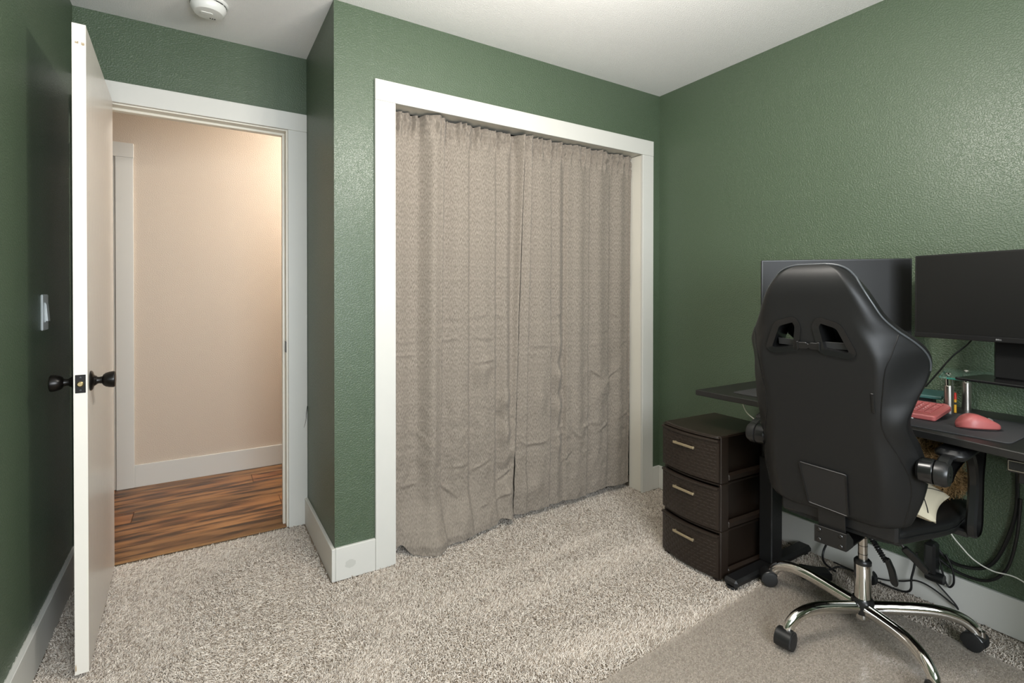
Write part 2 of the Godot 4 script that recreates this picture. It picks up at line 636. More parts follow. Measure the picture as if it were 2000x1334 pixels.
func hall() -> void:
	box(Vector3(-3.0, 0, ZH - 0.11), Vector3(-1.78, H, ZH))
	box(Vector3(-1.78, 2.065, ZH - 0.11), Vector3(-0.92, H, ZH))
	box(Vector3(-0.92, 0, ZH - 0.11), Vector3(2.2, H, ZH))
	shell("wall_hall", M.tan, "tan textured hall wall seen through the doorway", "wall")
	box(Vector3(-3.0, 0, ZH - 1.6), Vector3(-2.9, H, ZD - 0.11))
	box(Vector3(-2.9, 0, ZD - 0.2), Vector3(XL, H, ZD - 0.11))
	shell("wall_hall_left", M.tan, "tan hall wall left of the doorway", "wall")
	box(Vector3(2.1, 0, ZH), Vector3(2.2, H, ZD - 0.11))
	box(Vector3(0.0, 0, ZD - 0.17), Vector3(2.1, H, ZD - 0.11))
	shell("wall_hall_right", M.tan, "tan hall wall right of the doorway", "wall")
	box(Vector3(-2.9, 0, ZH - 1.6), Vector3(-0.5, H, ZH - 1.5))
	box(Vector3(-0.6, 0, ZH - 1.5), Vector3(-0.5, H, ZH - 0.11))
	shell("wall_far_room", M.dim_room, "dim brown wall of the room across the hall", "wall")
	# hall floor: every board its own piece
	box(Vector3(-3.0, -0.06, ZH - 1.6), Vector3(2.2, -0.012, ZD - 0.01))
	var f := shell("floor_hall", M.wood3, "brown wood plank floor of the hall", "floor")
	var w := 0.156
	var variants := []
	for len in [0.62, 0.9, 1.22]:
		box(Vector3(-len / 2 + 0.0007, -0.011, -w / 2 + 0.0007), Vector3(len / 2 - 0.0007, 0.0, w / 2 - 0.0007), 0.0018)
		variants.append([len, bake()])
	var row := 0
	var z := ZD - 0.02 - w / 2
	var n := 0
	while z > ZH - 0.2:
		var x: float = -2.4 + [0.0, 0.47, 0.2, 0.71, 0.36, 0.09, 0.58, 0.3][row % 8]
		while x < 1.2:
			var v: Array = variants[(row * 2 + n) % 3]
			var o := put("plank", v[1], M["wood%d" % ((n * 5 + row * 2) % 6)], f)
			o.position = Vector3(x + v[0] / 2, 0, z)
			x += v[0]
			n += 1
		z -= w
		row += 1
	# casing and baseboard across the hall
	var t := struct("trim_2", "white door casing across the hall", "casing")
	box(Vector3(-0.915, 0, ZH), Vector3(-0.826, 2.05, ZH + 0.017), 0.0015); part("side_board", M.trim, t)
	box(Vector3(-1.87, 2.05, ZH), Vector3(-0.824, 2.139, ZH + 0.018), 0.0015); part("head_board", M.trim, t)
	box(Vector3(-1.87, 0, ZH), Vector3(-1.78, 2.05, ZH + 0.017), 0.0015); part("side_board", M.trim, t)
	box(Vector3(-0.932, 0, ZH - 0.112), Vector3(-0.918, 2.052, ZH), 0.001); part("jamb", M.jamb, t)
	box(Vector3(-1.78, 2.052, ZH - 0.112), Vector3(-0.918, 2.066, ZH), 0.001); part("jamb", M.jamb, t)
	box(Vector3(-0.826, 0, ZH), Vector3(2.1, 0.138, ZH + 0.015), 0.0015)
	shell("baseboard_hall", M.trim, "white baseboard along the tan hall wall", "baseboard")

func boards(t: Node3D, x0: float, x1: float, w: float, top: float, z: float, thick: float) -> void:
	box(Vector3(x0, 0, z), Vector3(x0 + w, top - w - 0.0002, z + thick), 0.0015); part("side_board", M.trim, t)
	box(Vector3(x1 - w, 0, z), Vector3(x1, top - w - 0.0002, z + thick), 0.0015); part("side_board", M.trim, t)
	box(Vector3(x0, top - w, z), Vector3(x1, top, z + thick + 0.001), 0.0015); part("head_board", M.trim, t)

func trims() -> void:
	# doorway: casing, jambs, stops
	var t := struct("trim_1", "white casing and cream jamb of the open doorway", "casing")
	var th := 0.017
	box(Vector3(-0.092, 0, ZD), Vector3(-0.001, 2.052, ZD + th), 0.0015); part("side_board", M.trim, t)
	box(Vector3(XL + 0.016, 0, ZD), Vector3(-0.845, 2.052, ZD + th), 0.0015); part("side_board", M.trim, t)
	box(Vector3(XL + 0.001, 2.0525, ZD), Vector3(-0.001, 2.143, ZD + th + 0.001), 0.0015); part("head_board", M.trim, t)
	box(Vector3(-0.1, 0, ZD - 0.112), Vector3(-0.071, 2.046, ZD + 0.0005), 0.001); part("jamb", M.jamb, t)
	box(Vector3(-0.861, 0, ZD - 0.112), Vector3(-0.838, 2.046, ZD + 0.0005), 0.001); part("jamb", M.jamb, t)
	box(Vector3(-0.861, 2.046, ZD - 0.112), Vector3(-0.071, 2.061, ZD + 0.0005), 0.001); part("jamb", M.jamb, t)
	box(Vector3(-0.112, 0, ZD - 0.08), Vector3(-0.1, 2.034, ZD - 0.045), 0.002); part("stop", M.jamb, t)
	box(Vector3(-0.838, 0, ZD - 0.08), Vector3(-0.826, 2.034, ZD - 0.045), 0.002); part("stop", M.jamb, t)
	box(Vector3(-0.838, 2.034, ZD - 0.08), Vector3(-0.1, 2.046, ZD - 0.045), 0.002); part("stop", M.jamb, t)
	box(Vector3(-0.1025, 0.905, ZD - 0.04), Vector3(-0.0995, 0.962, ZD + 0.001), 0.0005); part("strike_plate", M.bronze, t)
	# hall side casing of the doorway
	box(Vector3(-0.092, 0, ZD - 0.187), Vector3(-0.002, 2.052, ZD - 0.17), 0.0015); part("side_board", M.trim, t)
	box(Vector3(-0.84, 0.0005, ZD - 0.018), Vector3(-0.1, 0.006, ZD + 0.004), 0.002); part("threshold", M.threshold, t)
	# closet opening
	var c := struct("trim_3", "white casing around the curtained closet opening", "casing")
	boards(c, 0.169, 1.885, 0.091, 2.144, 0.0, 0.016)
	box(Vector3(0.236, 0, -0.1), Vector3(0.256, 2.055, 0.0005), 0.001); part("jamb", M.jamb, c)
	box(Vector3(1.798, 0, -0.1), Vector3(1.818, 2.055, 0.0005), 0.001); part("jamb", M.jamb, c)
	box(Vector3(0.236, 2.057, -0.1), Vector3(1.818, 2.074, 0.0005), 0.001); part("jamb", M.jamb, c)
	# baseboards
	var b := 0.015
	box(Vector3(XL, 0, ZD + 0.02), Vector3(XL + b, BB, ZB), 0.002)
	shell("baseboard_left", M.trim, "white baseboard along the left green wall", "baseboard")
	# uneven line of white paint creeping up the wall above the left baseboard
	var rag := FastNoiseLite.new()
	rag.seed = 6
	rag.frequency = 55.0
	rag.fractal_octaves = 3
	var edge_line := PackedVector2Array([Vector2(0.9, BB - 0.003), Vector2(-0.6, BB - 0.003)])
	for k in 376:
		var zz := -0.6 + 0.004 * k
		edge_line.append(Vector2(zz, BB + 0.0012 + maxf(0.0, 0.007 * rag.get_noise_1d(zz) + 0.003 * rag.get_noise_1d(zz * 0.2 + 5.0))))
	prism(edge_line, XL, XL + 0.0006, Transform3D(Basis(Vector3(0, 0, 1), Vector3(0, 1, 0), Vector3(1, 0, 0)), Vector3.ZERO))
	part("paint_line", M.trim, get_node("baseboard_left"))
	box(Vector3(-b, 0, ZD + 0.0175), Vector3(0, BB, b), 0.002)
	shell("baseboard_side", M.trim, "white baseboard on the jutting corner facing the doorway", "baseboard")
	box(Vector3(0.0005, 0, 0), Vector3(0.1685, BB, b), 0.002)
	shell("baseboard_corner", M.trim, "short white baseboard left of the closet casing with grey scuff", "baseboard")
	var sc := PackedVector2Array()
	for k in 18:
		var a := TAU * k / 18
		sc.append(Vector2(0.061 + cos(a) * (0.022 + 0.003 * sin(k * 2.0)), 0.062 + sin(a) * (0.018 + 0.002 * sin(k * 3.1))))
	prism(sc, b, b + 0.0003)
	part("scuff", M.scuff, get_node("baseboard_corner"))
	box(Vector3(1.8855, 0, 0), Vector3(XR, BB, b), 0.002)
	shell("baseboard_closet", M.trim, "short white baseboard right of the closet casing", "baseboard")
	box(Vector3(XR - b, 0, b), Vector3(XR, BB, ZB), 0.002)
	shell("baseboard_right", M.trim, "white baseboard along the right wall under the desk", "baseboard")

# ---------------------------------------------------------------- the door
func the_door() -> void:
	# swung open into the room on its left jamb, a little short of square
	var t := struct("door_1", "white wooden door swung open with dark round knobs", "door")
	t.position = Vector3(-0.815, 0, -0.604)
	t.rotation.y = -PI / 2 + 0.028       # local x runs from hinge to free edge
	var w := 0.752
	var th := 0.034
	# local: x along the door, z towards the hall side face (seen face), y up
	box(Vector3(0, 0.018, -th / 2), Vector3(w - 0.001, 2.046, th / 2), 0.0015)
	part("slab", M.door, t)
	box(Vector3(w - 0.001, 0.018, -th / 2), Vector3(w, 2.046, th / 2), 0.0004)
	part("edge_strip", M.door_edge, t)
	# paint chips on the free edge
	var chip := func(y: float, h: float, z0: float, z1: float) -> void:
		var p := PackedVector2Array()
		for k in 7:
			p.append(Vector2(lerpf(z0, z1, k / 6.0), y + h * (0.6 + 0.4 * sin(k * 2.3))))
		for k in 7:
			p.append(Vector2(lerpf(z1, z0, k / 6.0), y - h * 0.3 * absf(sin(k * 1.7 + 1))))
		prism(p, 0, 0.0005, Transform3D(Basis(Vector3(0, 0, -1), Vector3(0, 1, 0), Vector3(1, 0, 0)), Vector3(w, 0, 0)))
		part("paint_chip", M.bare_wood, t)
	chip.call(1.985, 0.006, -0.009, -0.001)
	chip.call(1.983, 0.009, 0.006, 0.0135)
	chip.call(0.035, 0.02, -0.016, -0.0125)
	# latch
	var ky := 0.926
	cbox(Vector3(w + 0.0004, ky, 0), Vector3(0.002, 0.057, 0.0255), 0.0008); part("latch_plate", M.bronze, t)
	lathe([Vector2(0, 0), Vector2(0.0085, 0), Vector2(0.0085, 0.007), Vector2(0.006, 0.009), Vector2(0, 0.009)], 18, Transform3D(Basis(Vector3(0, 0, 1), -PI / 2), Vector3(w, ky, 0)))
	part("latch_bolt", M.brass, t)
	for s in [-1, 1]:
		lathe([Vector2(0, 0), Vector2(0.003, 0), Vector2(0.0026, 0.0018), Vector2(0, 0.002)], 10, Transform3D(Basis(Vector3(0, 0, 1), -PI / 2), Vector3(w + 0.001, ky + s * 0.02, 0)))
		part("screw", M.bolt, t)
	# knobs on both faces: rose, neck, flared drum
	for s in [-1, 1]:
		var xf := Transform3D(Basis(Vector3(1, 0, 0), PI / 2 * s), Vector3(w - 0.06, ky, s * th / 2))
		var k := Node3D.new()
		k.name = "knob"
		t.add_child(k, true)
		lathe([Vector2(0, 0), Vector2(0.032, 0), Vector2(0.0325, 0.003), Vector2(0.029, 0.007), Vector2(0.018, 0.010), Vector2(0.0135, 0.017), Vector2(0, 0.017)], 32, xf)
		part("rose", M.bronze, k)
		lathe([Vector2(0, 0.014), Vector2(0.0125, 0.015), Vector2(0.0105, 0.022), Vector2(0.012, 0.03), Vector2(0.018, 0.033), Vector2(0.0225, 0.039), Vector2(0.0255, 0.048), Vector2(0.0265, 0.059), Vector2(0.0255, 0.0625), Vector2(0.022, 0.0645), Vector2(0, 0.0645)], 32, xf)
		part("grip", M.bronze, k)
	for y in [0.25, 1.03, 1.82]:
		lathe([Vector2(0, 0), Vector2(0.006, 0), Vector2(0.006, 0.09), Vector2(0, 0.09)], 12, Transform3D(Basis(), Vector3(-0.006, y - 0.045, th / 2 + 0.002)))
		part("hinge", M.bronze, t)

# ---------------------------------------------------------------- closet curtains
func closet() -> void:
	var rod := thing("curtain_rod", "thin dark curtain rod across the top of the closet", "curtain rod", Vector3(0, 2.012, -0.135))
	tube(PackedVector3Array([Vector3(0.257, 0, 0), Vector3(1.797, 0, 0)]), 0.008, 12)
	part("rod", M.rod, rod)
	var a := curtain(0.26, 1.06, 1.01, true)
	tag(a, "left grey-brown linen curtain panel bunching on the carpet", "curtain", "closet curtain panels")
	var b := curtain(0.984, 1.79, 0.932, false)
	tag(b, "right grey-brown linen curtain panel with a straight lifted hem", "curtain", "closet curtain panels")

func bump(x: float, w: float) -> float:
	return exp(-x * x / (w * w))

# soft step: a fold edge at x = 0, sharp on one side
func edge(x: float, w: float) -> float:
	return 0.5 + 0.5 * tanh(x / w)

func curtain(xa: float, xb: float, split: float, left: bool) -> MeshInstance3D:
	var nz := FastNoiseLite.new()
	nz.seed = 11 if left else 12
	nz.frequency = 1.0
	nz.fractal_octaves = 3
	var x0 := xa
	var x1 := xb
	var nx := int((x1 - x0) / 0.005)
	var ny := 400
	var top := 2.049
	# folds: [x at rod, x at hem, depth at rod, depth at hem, width, kind] kind 0 = ridge, 1 = step up to the right, -1 = step down
	var folds := [
		[0.30, 0.30, 0.003, 0.008, 0.04, 0], [0.455, 0.45, 0.008, 0.018, 0.04, 0], [0.512, 0.50, 0.012, 0.018, 0.006, 1], [0.60, 0.60, 0.003, 0.010, 0.05, 0],
		[0.648, 0.65, 0.005, 0.012, 0.012, 1], [0.73, 0.73, 0.003, 0.010, 0.05, 0], [0.80, 0.80, 0.004, 0.014, 0.015, 1], [0.87, 0.87, 0.004, 0.016, 0.035, 0], [0.965, 0.92, 0.010, 0.014, 0.02, 0],
		[1.02, 1.0, 0.012, 0.012, 0.007, 1], [1.09, 1.08, 0.003, 0.010, 0.05, 0], [1.156, 1.15, 0.003, 0.02, 0.006, 1], [1.22, 1.21, 0.003, 0.014, 0.03, 0], [1.283, 1.275, 0.003, 0.012, 0.008, -1],
		[1.36, 1.35, 0.003, 0.010, 0.05, 0], [1.43, 1.42, 0.004, 0.014, 0.009, 1], [1.51, 1.5, 0.004, 0.010, 0.05, 0], [1.59, 1.58, 0.004, 0.010, 0.012, 1], [1.68, 1.67, 0.004, 0.010, 0.04, 0], [1.75, 1.73, 0.003, 0.008, 0.02, 1]]
	# creases: [x, y, length, height of the ridge, slope]
	var creases := [
		[0.33, 0.98, 0.11, 0.004, 0.08], [0.34, 0.92, 0.12, 0.005, -0.05], [0.35, 0.31, 0.08, 0.009, 0.0], [0.55, 0.985, 0.12, 0.005, 0.18], [0.74, 0.985, 0.10, 0.006, -0.12], [0.58, 1.09, 0.10, 0.004, 0.0],
		[0.72, 1.1, 0.10, 0.004, 0.2], [0.83, 1.1, 0.07, 0.006, -0.35], [0.75, 0.87, 0.13, 0.008, 0.15], [0.72, 0.34, 0.12, 0.009, 0.45], [0.60, 0.36, 0.10, 0.006, 0.0], [0.545, 0.25, 0.11, 0.008, -0.8], [0.74, 0.14, 0.05, 0.007, 0.1],
		[0.87, 0.27, 0.09, 0.016, 0.6], [0.86, 0.17, 0.08, 0.014, 0.5],
		[1.08, 0.93, 0.14, 0.006, -0.05], [1.05, 0.88, 0.10, 0.004, 0.0], [1.06, 0.40, 0.16, 0.009, 0.12], [0.985, 0.415, 0.06, 0.007, -0.6], [1.22, 1.1, 0.09, 0.007, 0.25], [1.23, 0.44, 0.09, 0.014, 0.7], [1.27, 0.28, 0.1, 0.01, 0.8],
		[1.33, 0.42, 0.08, 0.009, -1.1], [1.42, 0.45, 0.10, 0.006, 0.15], [1.56, 0.43, 0.09, 0.010, 0.55], [1.49, 0.45, 0.07, 0.005, -0.2], [1.73, 0.48, 0.10, 0.008, 0.35], [1.56, 0.62, 0.09, 0.004, 0.0], [1.5, 0.74, 0.08, 0.012, -0.7], [1.62, 0.72, 0.12, 0.010, 0.9], [1.72, 0.92, 0.09, 0.006, 0.5], [1.48, 0.91, 0.08, 0.005, 0.1], [1.56, 0.99, 0.08, 0.004, 0.0], [1.65, 1.08, 0.06, 0.006, -0.5], [1.2, 1.32, 0.08, 0.004, -0.3], [1.75, 1.3, 0.08, 0.006, 0.4], [0.6, 1.28, 0.1, 0.004, 0.5], [0.37, 1.22, 0.08, 0.004, 0.3], [0.85, 1.3, 0.06, 0.006, 0.0]]
	# soft puckers: [x, y, half width, half height, depth]
	var bulges := [[1.21, 0.93, 0.03, 0.035, 0.012], [1.235, 0.83, 0.03, 0.04, -0.016], [1.205, 0.75, 0.028, 0.04, 0.02], [1.24, 0.66, 0.03, 0.035, -0.014], [1.21, 0.58, 0.03, 0.04, 0.016], [1.235, 0.48, 0.03, 0.04, -0.012], [1.21, 0.38, 0.03, 0.05, 0.012],
		[0.865, 0.66, 0.03, 0.035, 0.012], [0.84, 0.57, 0.03, 0.03, -0.012], [0.87, 0.48, 0.028, 0.04, 0.016], [0.90, 0.38, 0.025, 0.04, 0.018], [0.86, 0.28, 0.03, 0.04, -0.016], [0.89, 0.17, 0.03, 0.04, 0.02], [0.75, 0.83, 0.05, 0.05, 0.012], [0.68, 0.75, 0.04, 0.06, -0.008],
		[0.55, 0.17, 0.04, 0.06, -0.014], [0.62, 0.1, 0.05, 0.05, 0.014], [1.48, 0.7, 0.04, 0.06, -0.012], [1.56, 0.66, 0.04, 0.07, 0.012], [1.66, 0.84, 0.04, 0.08, -0.012], [1.05, 0.16, 0.06, 0.05, 0.014], [1.33, 0.3, 0.04, 0.08, -0.01], [1.08, 0.62, 0.05, 0.06, 0.008]]
	var rows := []
	var crumple := FastNoiseLite.new()
	crumple.seed = 5
	crumple.frequency = 6.5
	crumple.fractal_octaves = 2
	var hem := FastNoiseLite.new()
	hem.seed = 8
	hem.frequency = 6.0
	for i in ny + 1:
		var v := float(i) / ny
		var row := PackedVector3Array()
		row.resize(nx + 1)
		for j in nx + 1:
			var u := float(j) / nx
			var x := lerpf(xa, lerpf(xb, split, v), u) if left else lerpf(lerpf(xa, split, v), lerpf(xb, xb - 0.012, v), u)
			var bottom: float
			if left:
				bottom = 0.006 + 0.05 * bump(x - 0.30, 0.03) - 0.0 + 0.02 * bump(x - 0.72, 0.2) + 0.03 * edge(x - 0.82, 0.02) * edge(0.905 - x, 0.02)
			else:
				bottom = lerpf(0.034, 0.045, u) + 0.004 * sin(x * 17.0)
			bottom += 0.004 * hem.get_noise_1d(x)
			var y := lerpf(top + 0.006 * hem.get_noise_1d(x * 3.0) - 0.008 * u * float(left), bottom, v)
			var k := 1.0 - (y / top)          # 0 at the rod, 1 at the hem
			var z := -0.078 - 0.012 * k
			var calm := lerpf(0.4, 1.0, smoothstep(0.05, 0.5, y))
			for f in folds:
				var fx: float = lerpf(f[0], f[1], k)
				var d: float = 2.4 * lerpf(maxf(f[2] * 2.2, f[3] * 0.75), f[3], clampf(k * 1.3, 0.0, 1.0))
				d *= calm
				var dx := x - fx
				if f[5] == 0:
					if absf(dx) < f[4] * 3.0:
						z += d * bump(dx, f[4])
				else:
					# a fold: rises over 8 cm, falls off at the edge
					var side: float = dx * f[5]
					if side < 0.0 and side > -0.11:
						z += d * (1.0 + side / 0.11) * 0.8
					elif side >= 0.0 and side < f[4] * 3.0:
						z += d * 0.8 * (1.0 - edge(side - f[4], f[4] * 0.4))
			var low_part := smoothstep(1.3, 0.5, y)
			if low_part > 0.0:
				z += 0.007 * low_part * (0.5 - absf(crumple.get_noise_2d(x * 1.3, y)))
			# gathers at the rod pocket
			var g := smoothstep(1.90, 2.0, y)
			if left:
				g *= 1.0 - smoothstep(0.84, 0.87, u)
			if g > 0.0:
				z += g * 0.013 * nz.get_noise_2d(x * 38.0, y * 22.0)
				z += g * 0.012 * sin(x * 150.0 + 5.0 * nz.get_noise_1d(x * 9.0) + 20.0 * (2.0 - y) * nz.get_noise_1d(x * 7.0 + 30.0))
				z -= 0.007 * bump(y - 1.985, 0.006) * (0.5 + nz.get_noise_1d(x * 11.0))
				z += 0.006 * bump(y - 2.012, 0.014)
			z += 0.005 * nz.get_noise_2d(x * 3.5, y * 1.4) + 0.003 * k * nz.get_noise_2d(x * 14.0, y * 9.0)
			for q in bulges:
				if absf(x - q[0]) < 0.1 and absf(y - q[1]) < 0.14:
					z += q[4] * bump(x - q[0], q[2]) * bump(y - q[1] - 0.4 * (x - q[0]), q[3])
			if left:
				z -= 0.034 * smoothstep(0.865, 0.905, u)
			# hem band and pooling of the left panel
			if left:
				var low := smoothstep(0.30, 0.0, y) * (1.0 - smoothstep(0.85, 0.9, u))
				z += low * (0.085 * bump(x - 0.42, 0.10) + 0.05 * bump(x - 0.62, 0.16) + 0.03) * (0.55 + 0.45 * low)
				z += 0.012 * bump(y - 0.05, 0.02) * bump(x - 0.47, 0.15)
				z += low * 0.03 * bump(x - 0.885, 0.03)
			else:
				z += smoothstep(0.5, 0.0, y) * 0.02 * (1.0 - u) - 0.02 * (1.0 - smoothstep(0.0, 0.03, u))
			row[j] = Vector3(x, y, z)
		rows.append(row)
	for c in creases:
		if c[0] < x0 - 0.02 or c[0] > x1 + 0.02:
			continue
		for i in rows.size():
			var y: float = rows[i][0].y
			if absf(y - c[1]) > 0.14:
				continue
			for j in nx + 1:
				var p: Vector3 = rows[i][j]
				var dx: float = p.x - c[0]
				if absf(dx) > c[2]:
					continue
				var dy: float = p.y - c[1] - dx * c[4]
				if absf(dy) < 0.05:
					var along := bump(dx, c[2] * 0.42)
					rows[i][j].z += 0.7 * c[3] * along * (bump(dy, 0.009) - 0.5 * bump(dy + 0.02, 0.014))
	return put(numbered("curtain"), sheet(rows), M.curtain)

# ---------------------------------------------------------------- carpet and mat
func in_mat(x: float, z: float) -> bool:
	# rectangle turned a little; corners measured on the floor
	var p := Vector2(x - 1.302, z - 0.969).rotated(-0.0)
	return Geometry2D.is_point_in_polygon(Vector2(x, z), MAT_POLY)

var MAT_POLY := PackedVector2Array([Vector2(1.73, 0.978), Vector2(0.56, 1.03), Vector2(0.60, 1.86), Vector2(1.735, 1.86)])

func yarn_mesh(s: int, bend: float) -> ArrayMesh:
	var r := RandomNumberGenerator.new()
	r.seed = s
	var pts := []
	var a := r.randf() * TAU
	for k in 5:
		var t := k / 4.0
		pts.append(Vector3(sin(a + t * 2.5) * bend * t, t, cos(a + t * 2.5) * bend * t + bend * 0.7 * t * t))
	tube(spline(pts, 1), func(t: float) -> float: return 0.17 * (1.0 - 0.45 * t), 4)
	return bake(180.0)

func carpet() -> void:
	var root := thing("shag_carpet", "beige shag carpet covering the room floor", "carpet")
	root.set_meta("kind", "stuff")
	var nz := FastNoiseLite.new()
	nz.seed = 2
	nz.frequency = 1.0
	nz.fractal_octaves = 3
	var patch := FastNoiseLite.new()
	patch.seed = 3
	patch.frequency = 2.6
	patch.fractal_octaves = 2
	var sets := [[], [], []]
	var step := 0.0043
	var z := ZD + 0.022
	while z < 2.05:
		var x := XL + 0.018
		# what lies below the frame is left to the plain backing
		while x < XR - 0.018:
			var px := x + rng.randf_range(-0.5, 0.5) * step
			var pz := z + rng.randf_range(-0.5, 0.5) * step
			x += step
			if px > -0.012 and pz < 0.018 and (px < 0.25 or px > 1.80 or pz < -0.16):
				continue
			if px > -0.02 and px < 0.24 and pz < 0.02 or pz < -0.62 and px < -0.85:
				continue
			var near := (px + 0.4773) * 0.5317 + (2.2068 - pz) * 0.8470
			if near < 1.22 or near > 1.36 and rng.randf() < (near - 1.36) * 0.12:
				continue
			var under := in_mat(px, pz)
			if under and rng.randf() < 0.2:
				continue
			# the pile lies in swathes, as feet and the vacuum cleaner left it
			var lean := lean_at(px, pz, nz)
			var len := rng.randf_range(0.0075, 0.0115) * (0.7 if under else 1.0)
			var up := Vector3(lean.x + rng.randfn(0, 0.3), 0.8, lean.y + rng.randfn(0, 0.3))
			if under:
				up.y = 0.4
			up = up.normalized()
			var side := up.cross(Vector3(cos(rng.randf() * TAU), 0.1, sin(rng.randf() * TAU))).normalized()
			var wide := rng.randf_range(0.0105, 0.0135)
			var b := Basis(side * wide, up * len, side.cross(up) * wide)
			var tone := rng.randf()
			var c: Color
			if tone < 0.11:
				c = Color(0.36, 0.30, 0.24)
			elif tone < 0.5:
				c = Color(0.54, 0.47, 0.40)
			else:
				c = Color(0.74, 0.67, 0.59)
			c *= rng.randf_range(0.88, 1.1)
			sets[rng.randi() % 3].append([Transform3D(b, Vector3(px, -0.004, pz)), c])
		z += step
	for k in 3:
		var mm := MultiMesh.new()
		mm.transform_format = MultiMesh.TRANSFORM_3D
		mm.use_colors = true
		mm.mesh = yarn_mesh(50 + k, [0.22, 0.34, 0.5][k])
		mm.instance_count = sets[k].size()
		for i in sets[k].size():
			mm.set_instance_transform(i, sets[k][i][0])
			mm.set_instance_color(i, sets[k][i][1])
		var o := MultiMeshInstance3D.new()
		o.name = "pile"
		o.multimesh = mm
		o.material_override = M.yarn
		o.set_meta("kind", "stuff")
		root.add_child(o, true)
	print("tufts ", sets[0].size() + sets[1].size() + sets[2].size())

func lean_at(x: float, z: float, nz: FastNoiseLite) -> Vector2:
	# two swept streaks run from the closet's foot towards the drawers
	var a := nz.get_noise_2d(x * 1.6, z * 1.6)
	var s1 := bump(z - (0.385 - 0.115 * (x - 0.311)), 0.035 + 0.02 * smoothstep(0.9, 0.3, x)) * smoothstep(0.2, 0.4, x) * (1.0 - smoothstep(1.15, 1.4, x))
	var s2 := bump(z - 0.505, 0.075) * smoothstep(0.15, 0.5, x)
	var s3 := bump(z - (0.823 + 0.205 * (x - 0.37)), 0.08) * smoothstep(0.2, 0.7, x)
	var s4 := bump(z + 0.52, 0.16) * (1.0 - smoothstep(-0.1, 0.0, x))
	var left := 1.0 - smoothstep(0.0, 0.4, x)
	var away := 2.6 * maxf(maxf(s1, s2), maxf(s3, 0.8 * s4)) + a * lerpf(1.0, 3.6, left) - 0.95 + 0.5 * left
	# away > 0 lies away from the camera
	return Vector2(0.53, -0.85) * away + Vector2(0.5, 0.3) * nz.get_noise_2d(x * 2.0 + 9.0, z * 2.0)

func chair_mat() -> void:
	var t := thing("chair_mat", "clear plastic chair mat with small nubs on the carpet", "chair mat")
	var p := PackedVector2Array()
	for q in MAT_POLY:
		p.append(Vector2(q.x, -q.y))
	p = rounded(p, 0.015, 3)
	prism(p, 0.0, 0.0022, Transform3D(Basis(Vector3.RIGHT, -PI / 2), Vector3(0, 0.0105, 0)), 0.0008)
	part("sheet", M.mat_clear, t)
	var mm := MultiMesh.new()
	mm.transform_format = MultiMesh.TRANSFORM_3D
	lathe([Vector2(0.0016, 0), Vector2(0.0012, 0.0008), Vector2(0, 0.0011)], 6)
	mm.mesh = bake(90.0)
	var at := []
	for i in 60:
		for j in 60:
			var q := Vector2(0.58 + i * 0.026 + (0.013 if j & 1 else 0.0), 0.98 + j * 0.0225)
			if q.y < 2.0 and Geometry2D.is_point_in_polygon(q, inset(MAT_POLY, 0.02)):
				at.append(Vector3(q.x, 0.0126, q.y))
	mm.instance_count = at.size()
	for i in at.size():
		mm.set_instance_transform(i, Transform3D(Basis(), at[i]))
	var o := MultiMeshInstance3D.new()
	o.name = "nubs"
	o.multimesh = mm
	o.material_override = M.nub
	o.set_meta("kind", "stuff")
	t.add_child(o)

# ---------------------------------------------------------------- things on walls and ceiling
func small_fixtures() -> void:
	var t := thing("smoke_detector", "round white smoke detector on the ceiling near the doorway", "smoke detector", Vector3(-0.443, H, -0.31))
	t.scale = Vector3.ONE * 1.06
	lathe([Vector2(0, 0), Vector2(0.07, 0), Vector2(0.07, -0.006), Vector2(0.066, -0.011), Vector2(0, -0.011)], 40)
	part("base_plate", M.white_plastic, t)
	lathe([Vector2(0, -0.014), Vector2(0.062, -0.014), Vector2(0.063, -0.022), Vector2(0.058, -0.036), Vector2(0.05, -0.044), Vector2(0.03, -0.046), Vector2(0, -0.047)], 40)
	var body := part("body", M.white_plastic, t)
	prism(rect(0.042, 0.022, 0.009), 0, 0.004, Transform3D(Basis(Vector3.RIGHT, PI / 2), Vector3(-0.006, -0.0445, 0.006)), 0.001)
	part("test_button", M.white_plastic, body)
	for k in 3:
		box(Vector3(0.004 + k * 0.008, -0.0475, -0.032), Vector3(0.0085 + k * 0.008, -0.045, -0.027), 0.0005)
		part("sounder_slot", M.ink, body)
	for k in 10:
		var a := TAU * k / 10
		cbox(Vector3.ZERO, Vector3(0.028, 0.004, 0.002), 0.0005, Transform3D(Basis(Vector3.UP, a), Vector3(sin(a), 0, cos(a)) * 0.0615 + Vector3(0, -0.0125, 0)))
		part("vent_slot", M.ink, body)
	var s := thing("light_switch", "white rocker light switch on the left wall behind the door", "light switch", Vector3(XL, 1.143, -0.145))
	box(Vector3(0, -0.062, -0.038), Vector3(0.006, 0.062, 0.038), 0.003); part("plate", M.switch, s)
	box(Vector3(0.006, -0.034, -0.017), Vector3(0.009, 0.034, 0.017), 0.001); part("bezel", M.switch, s)
	prism(PackedVector2Array([Vector2(0.0, -0.03), Vector2(0.007, -0.03), Vector2(0.0025, 0.03), Vector2(0.0, 0.03)]), -0.0145, 0.0145, Transform3D(Basis(), Vector3(0.008, 0, 0)), 0.0006)
	part("rocker", M.switch, s)
	var d := thing("loose_sliver", "thin dark sliver of loose paint on the doorway casing", "sliver", Vector3(-0.002, 0.60, ZD + 0.021))
	tube(spline([Vector3(0.0, 0.02, 0.0), Vector3(-0.006, -0.02, 0.004), Vector3(-0.008, -0.05, 0.007), Vector3(-0.018, -0.09, 0.003)], 4), func(k: float) -> float: return 0.0018 * (1.0 - 0.7 * k), 6)
	part("strand", M.ink, d)

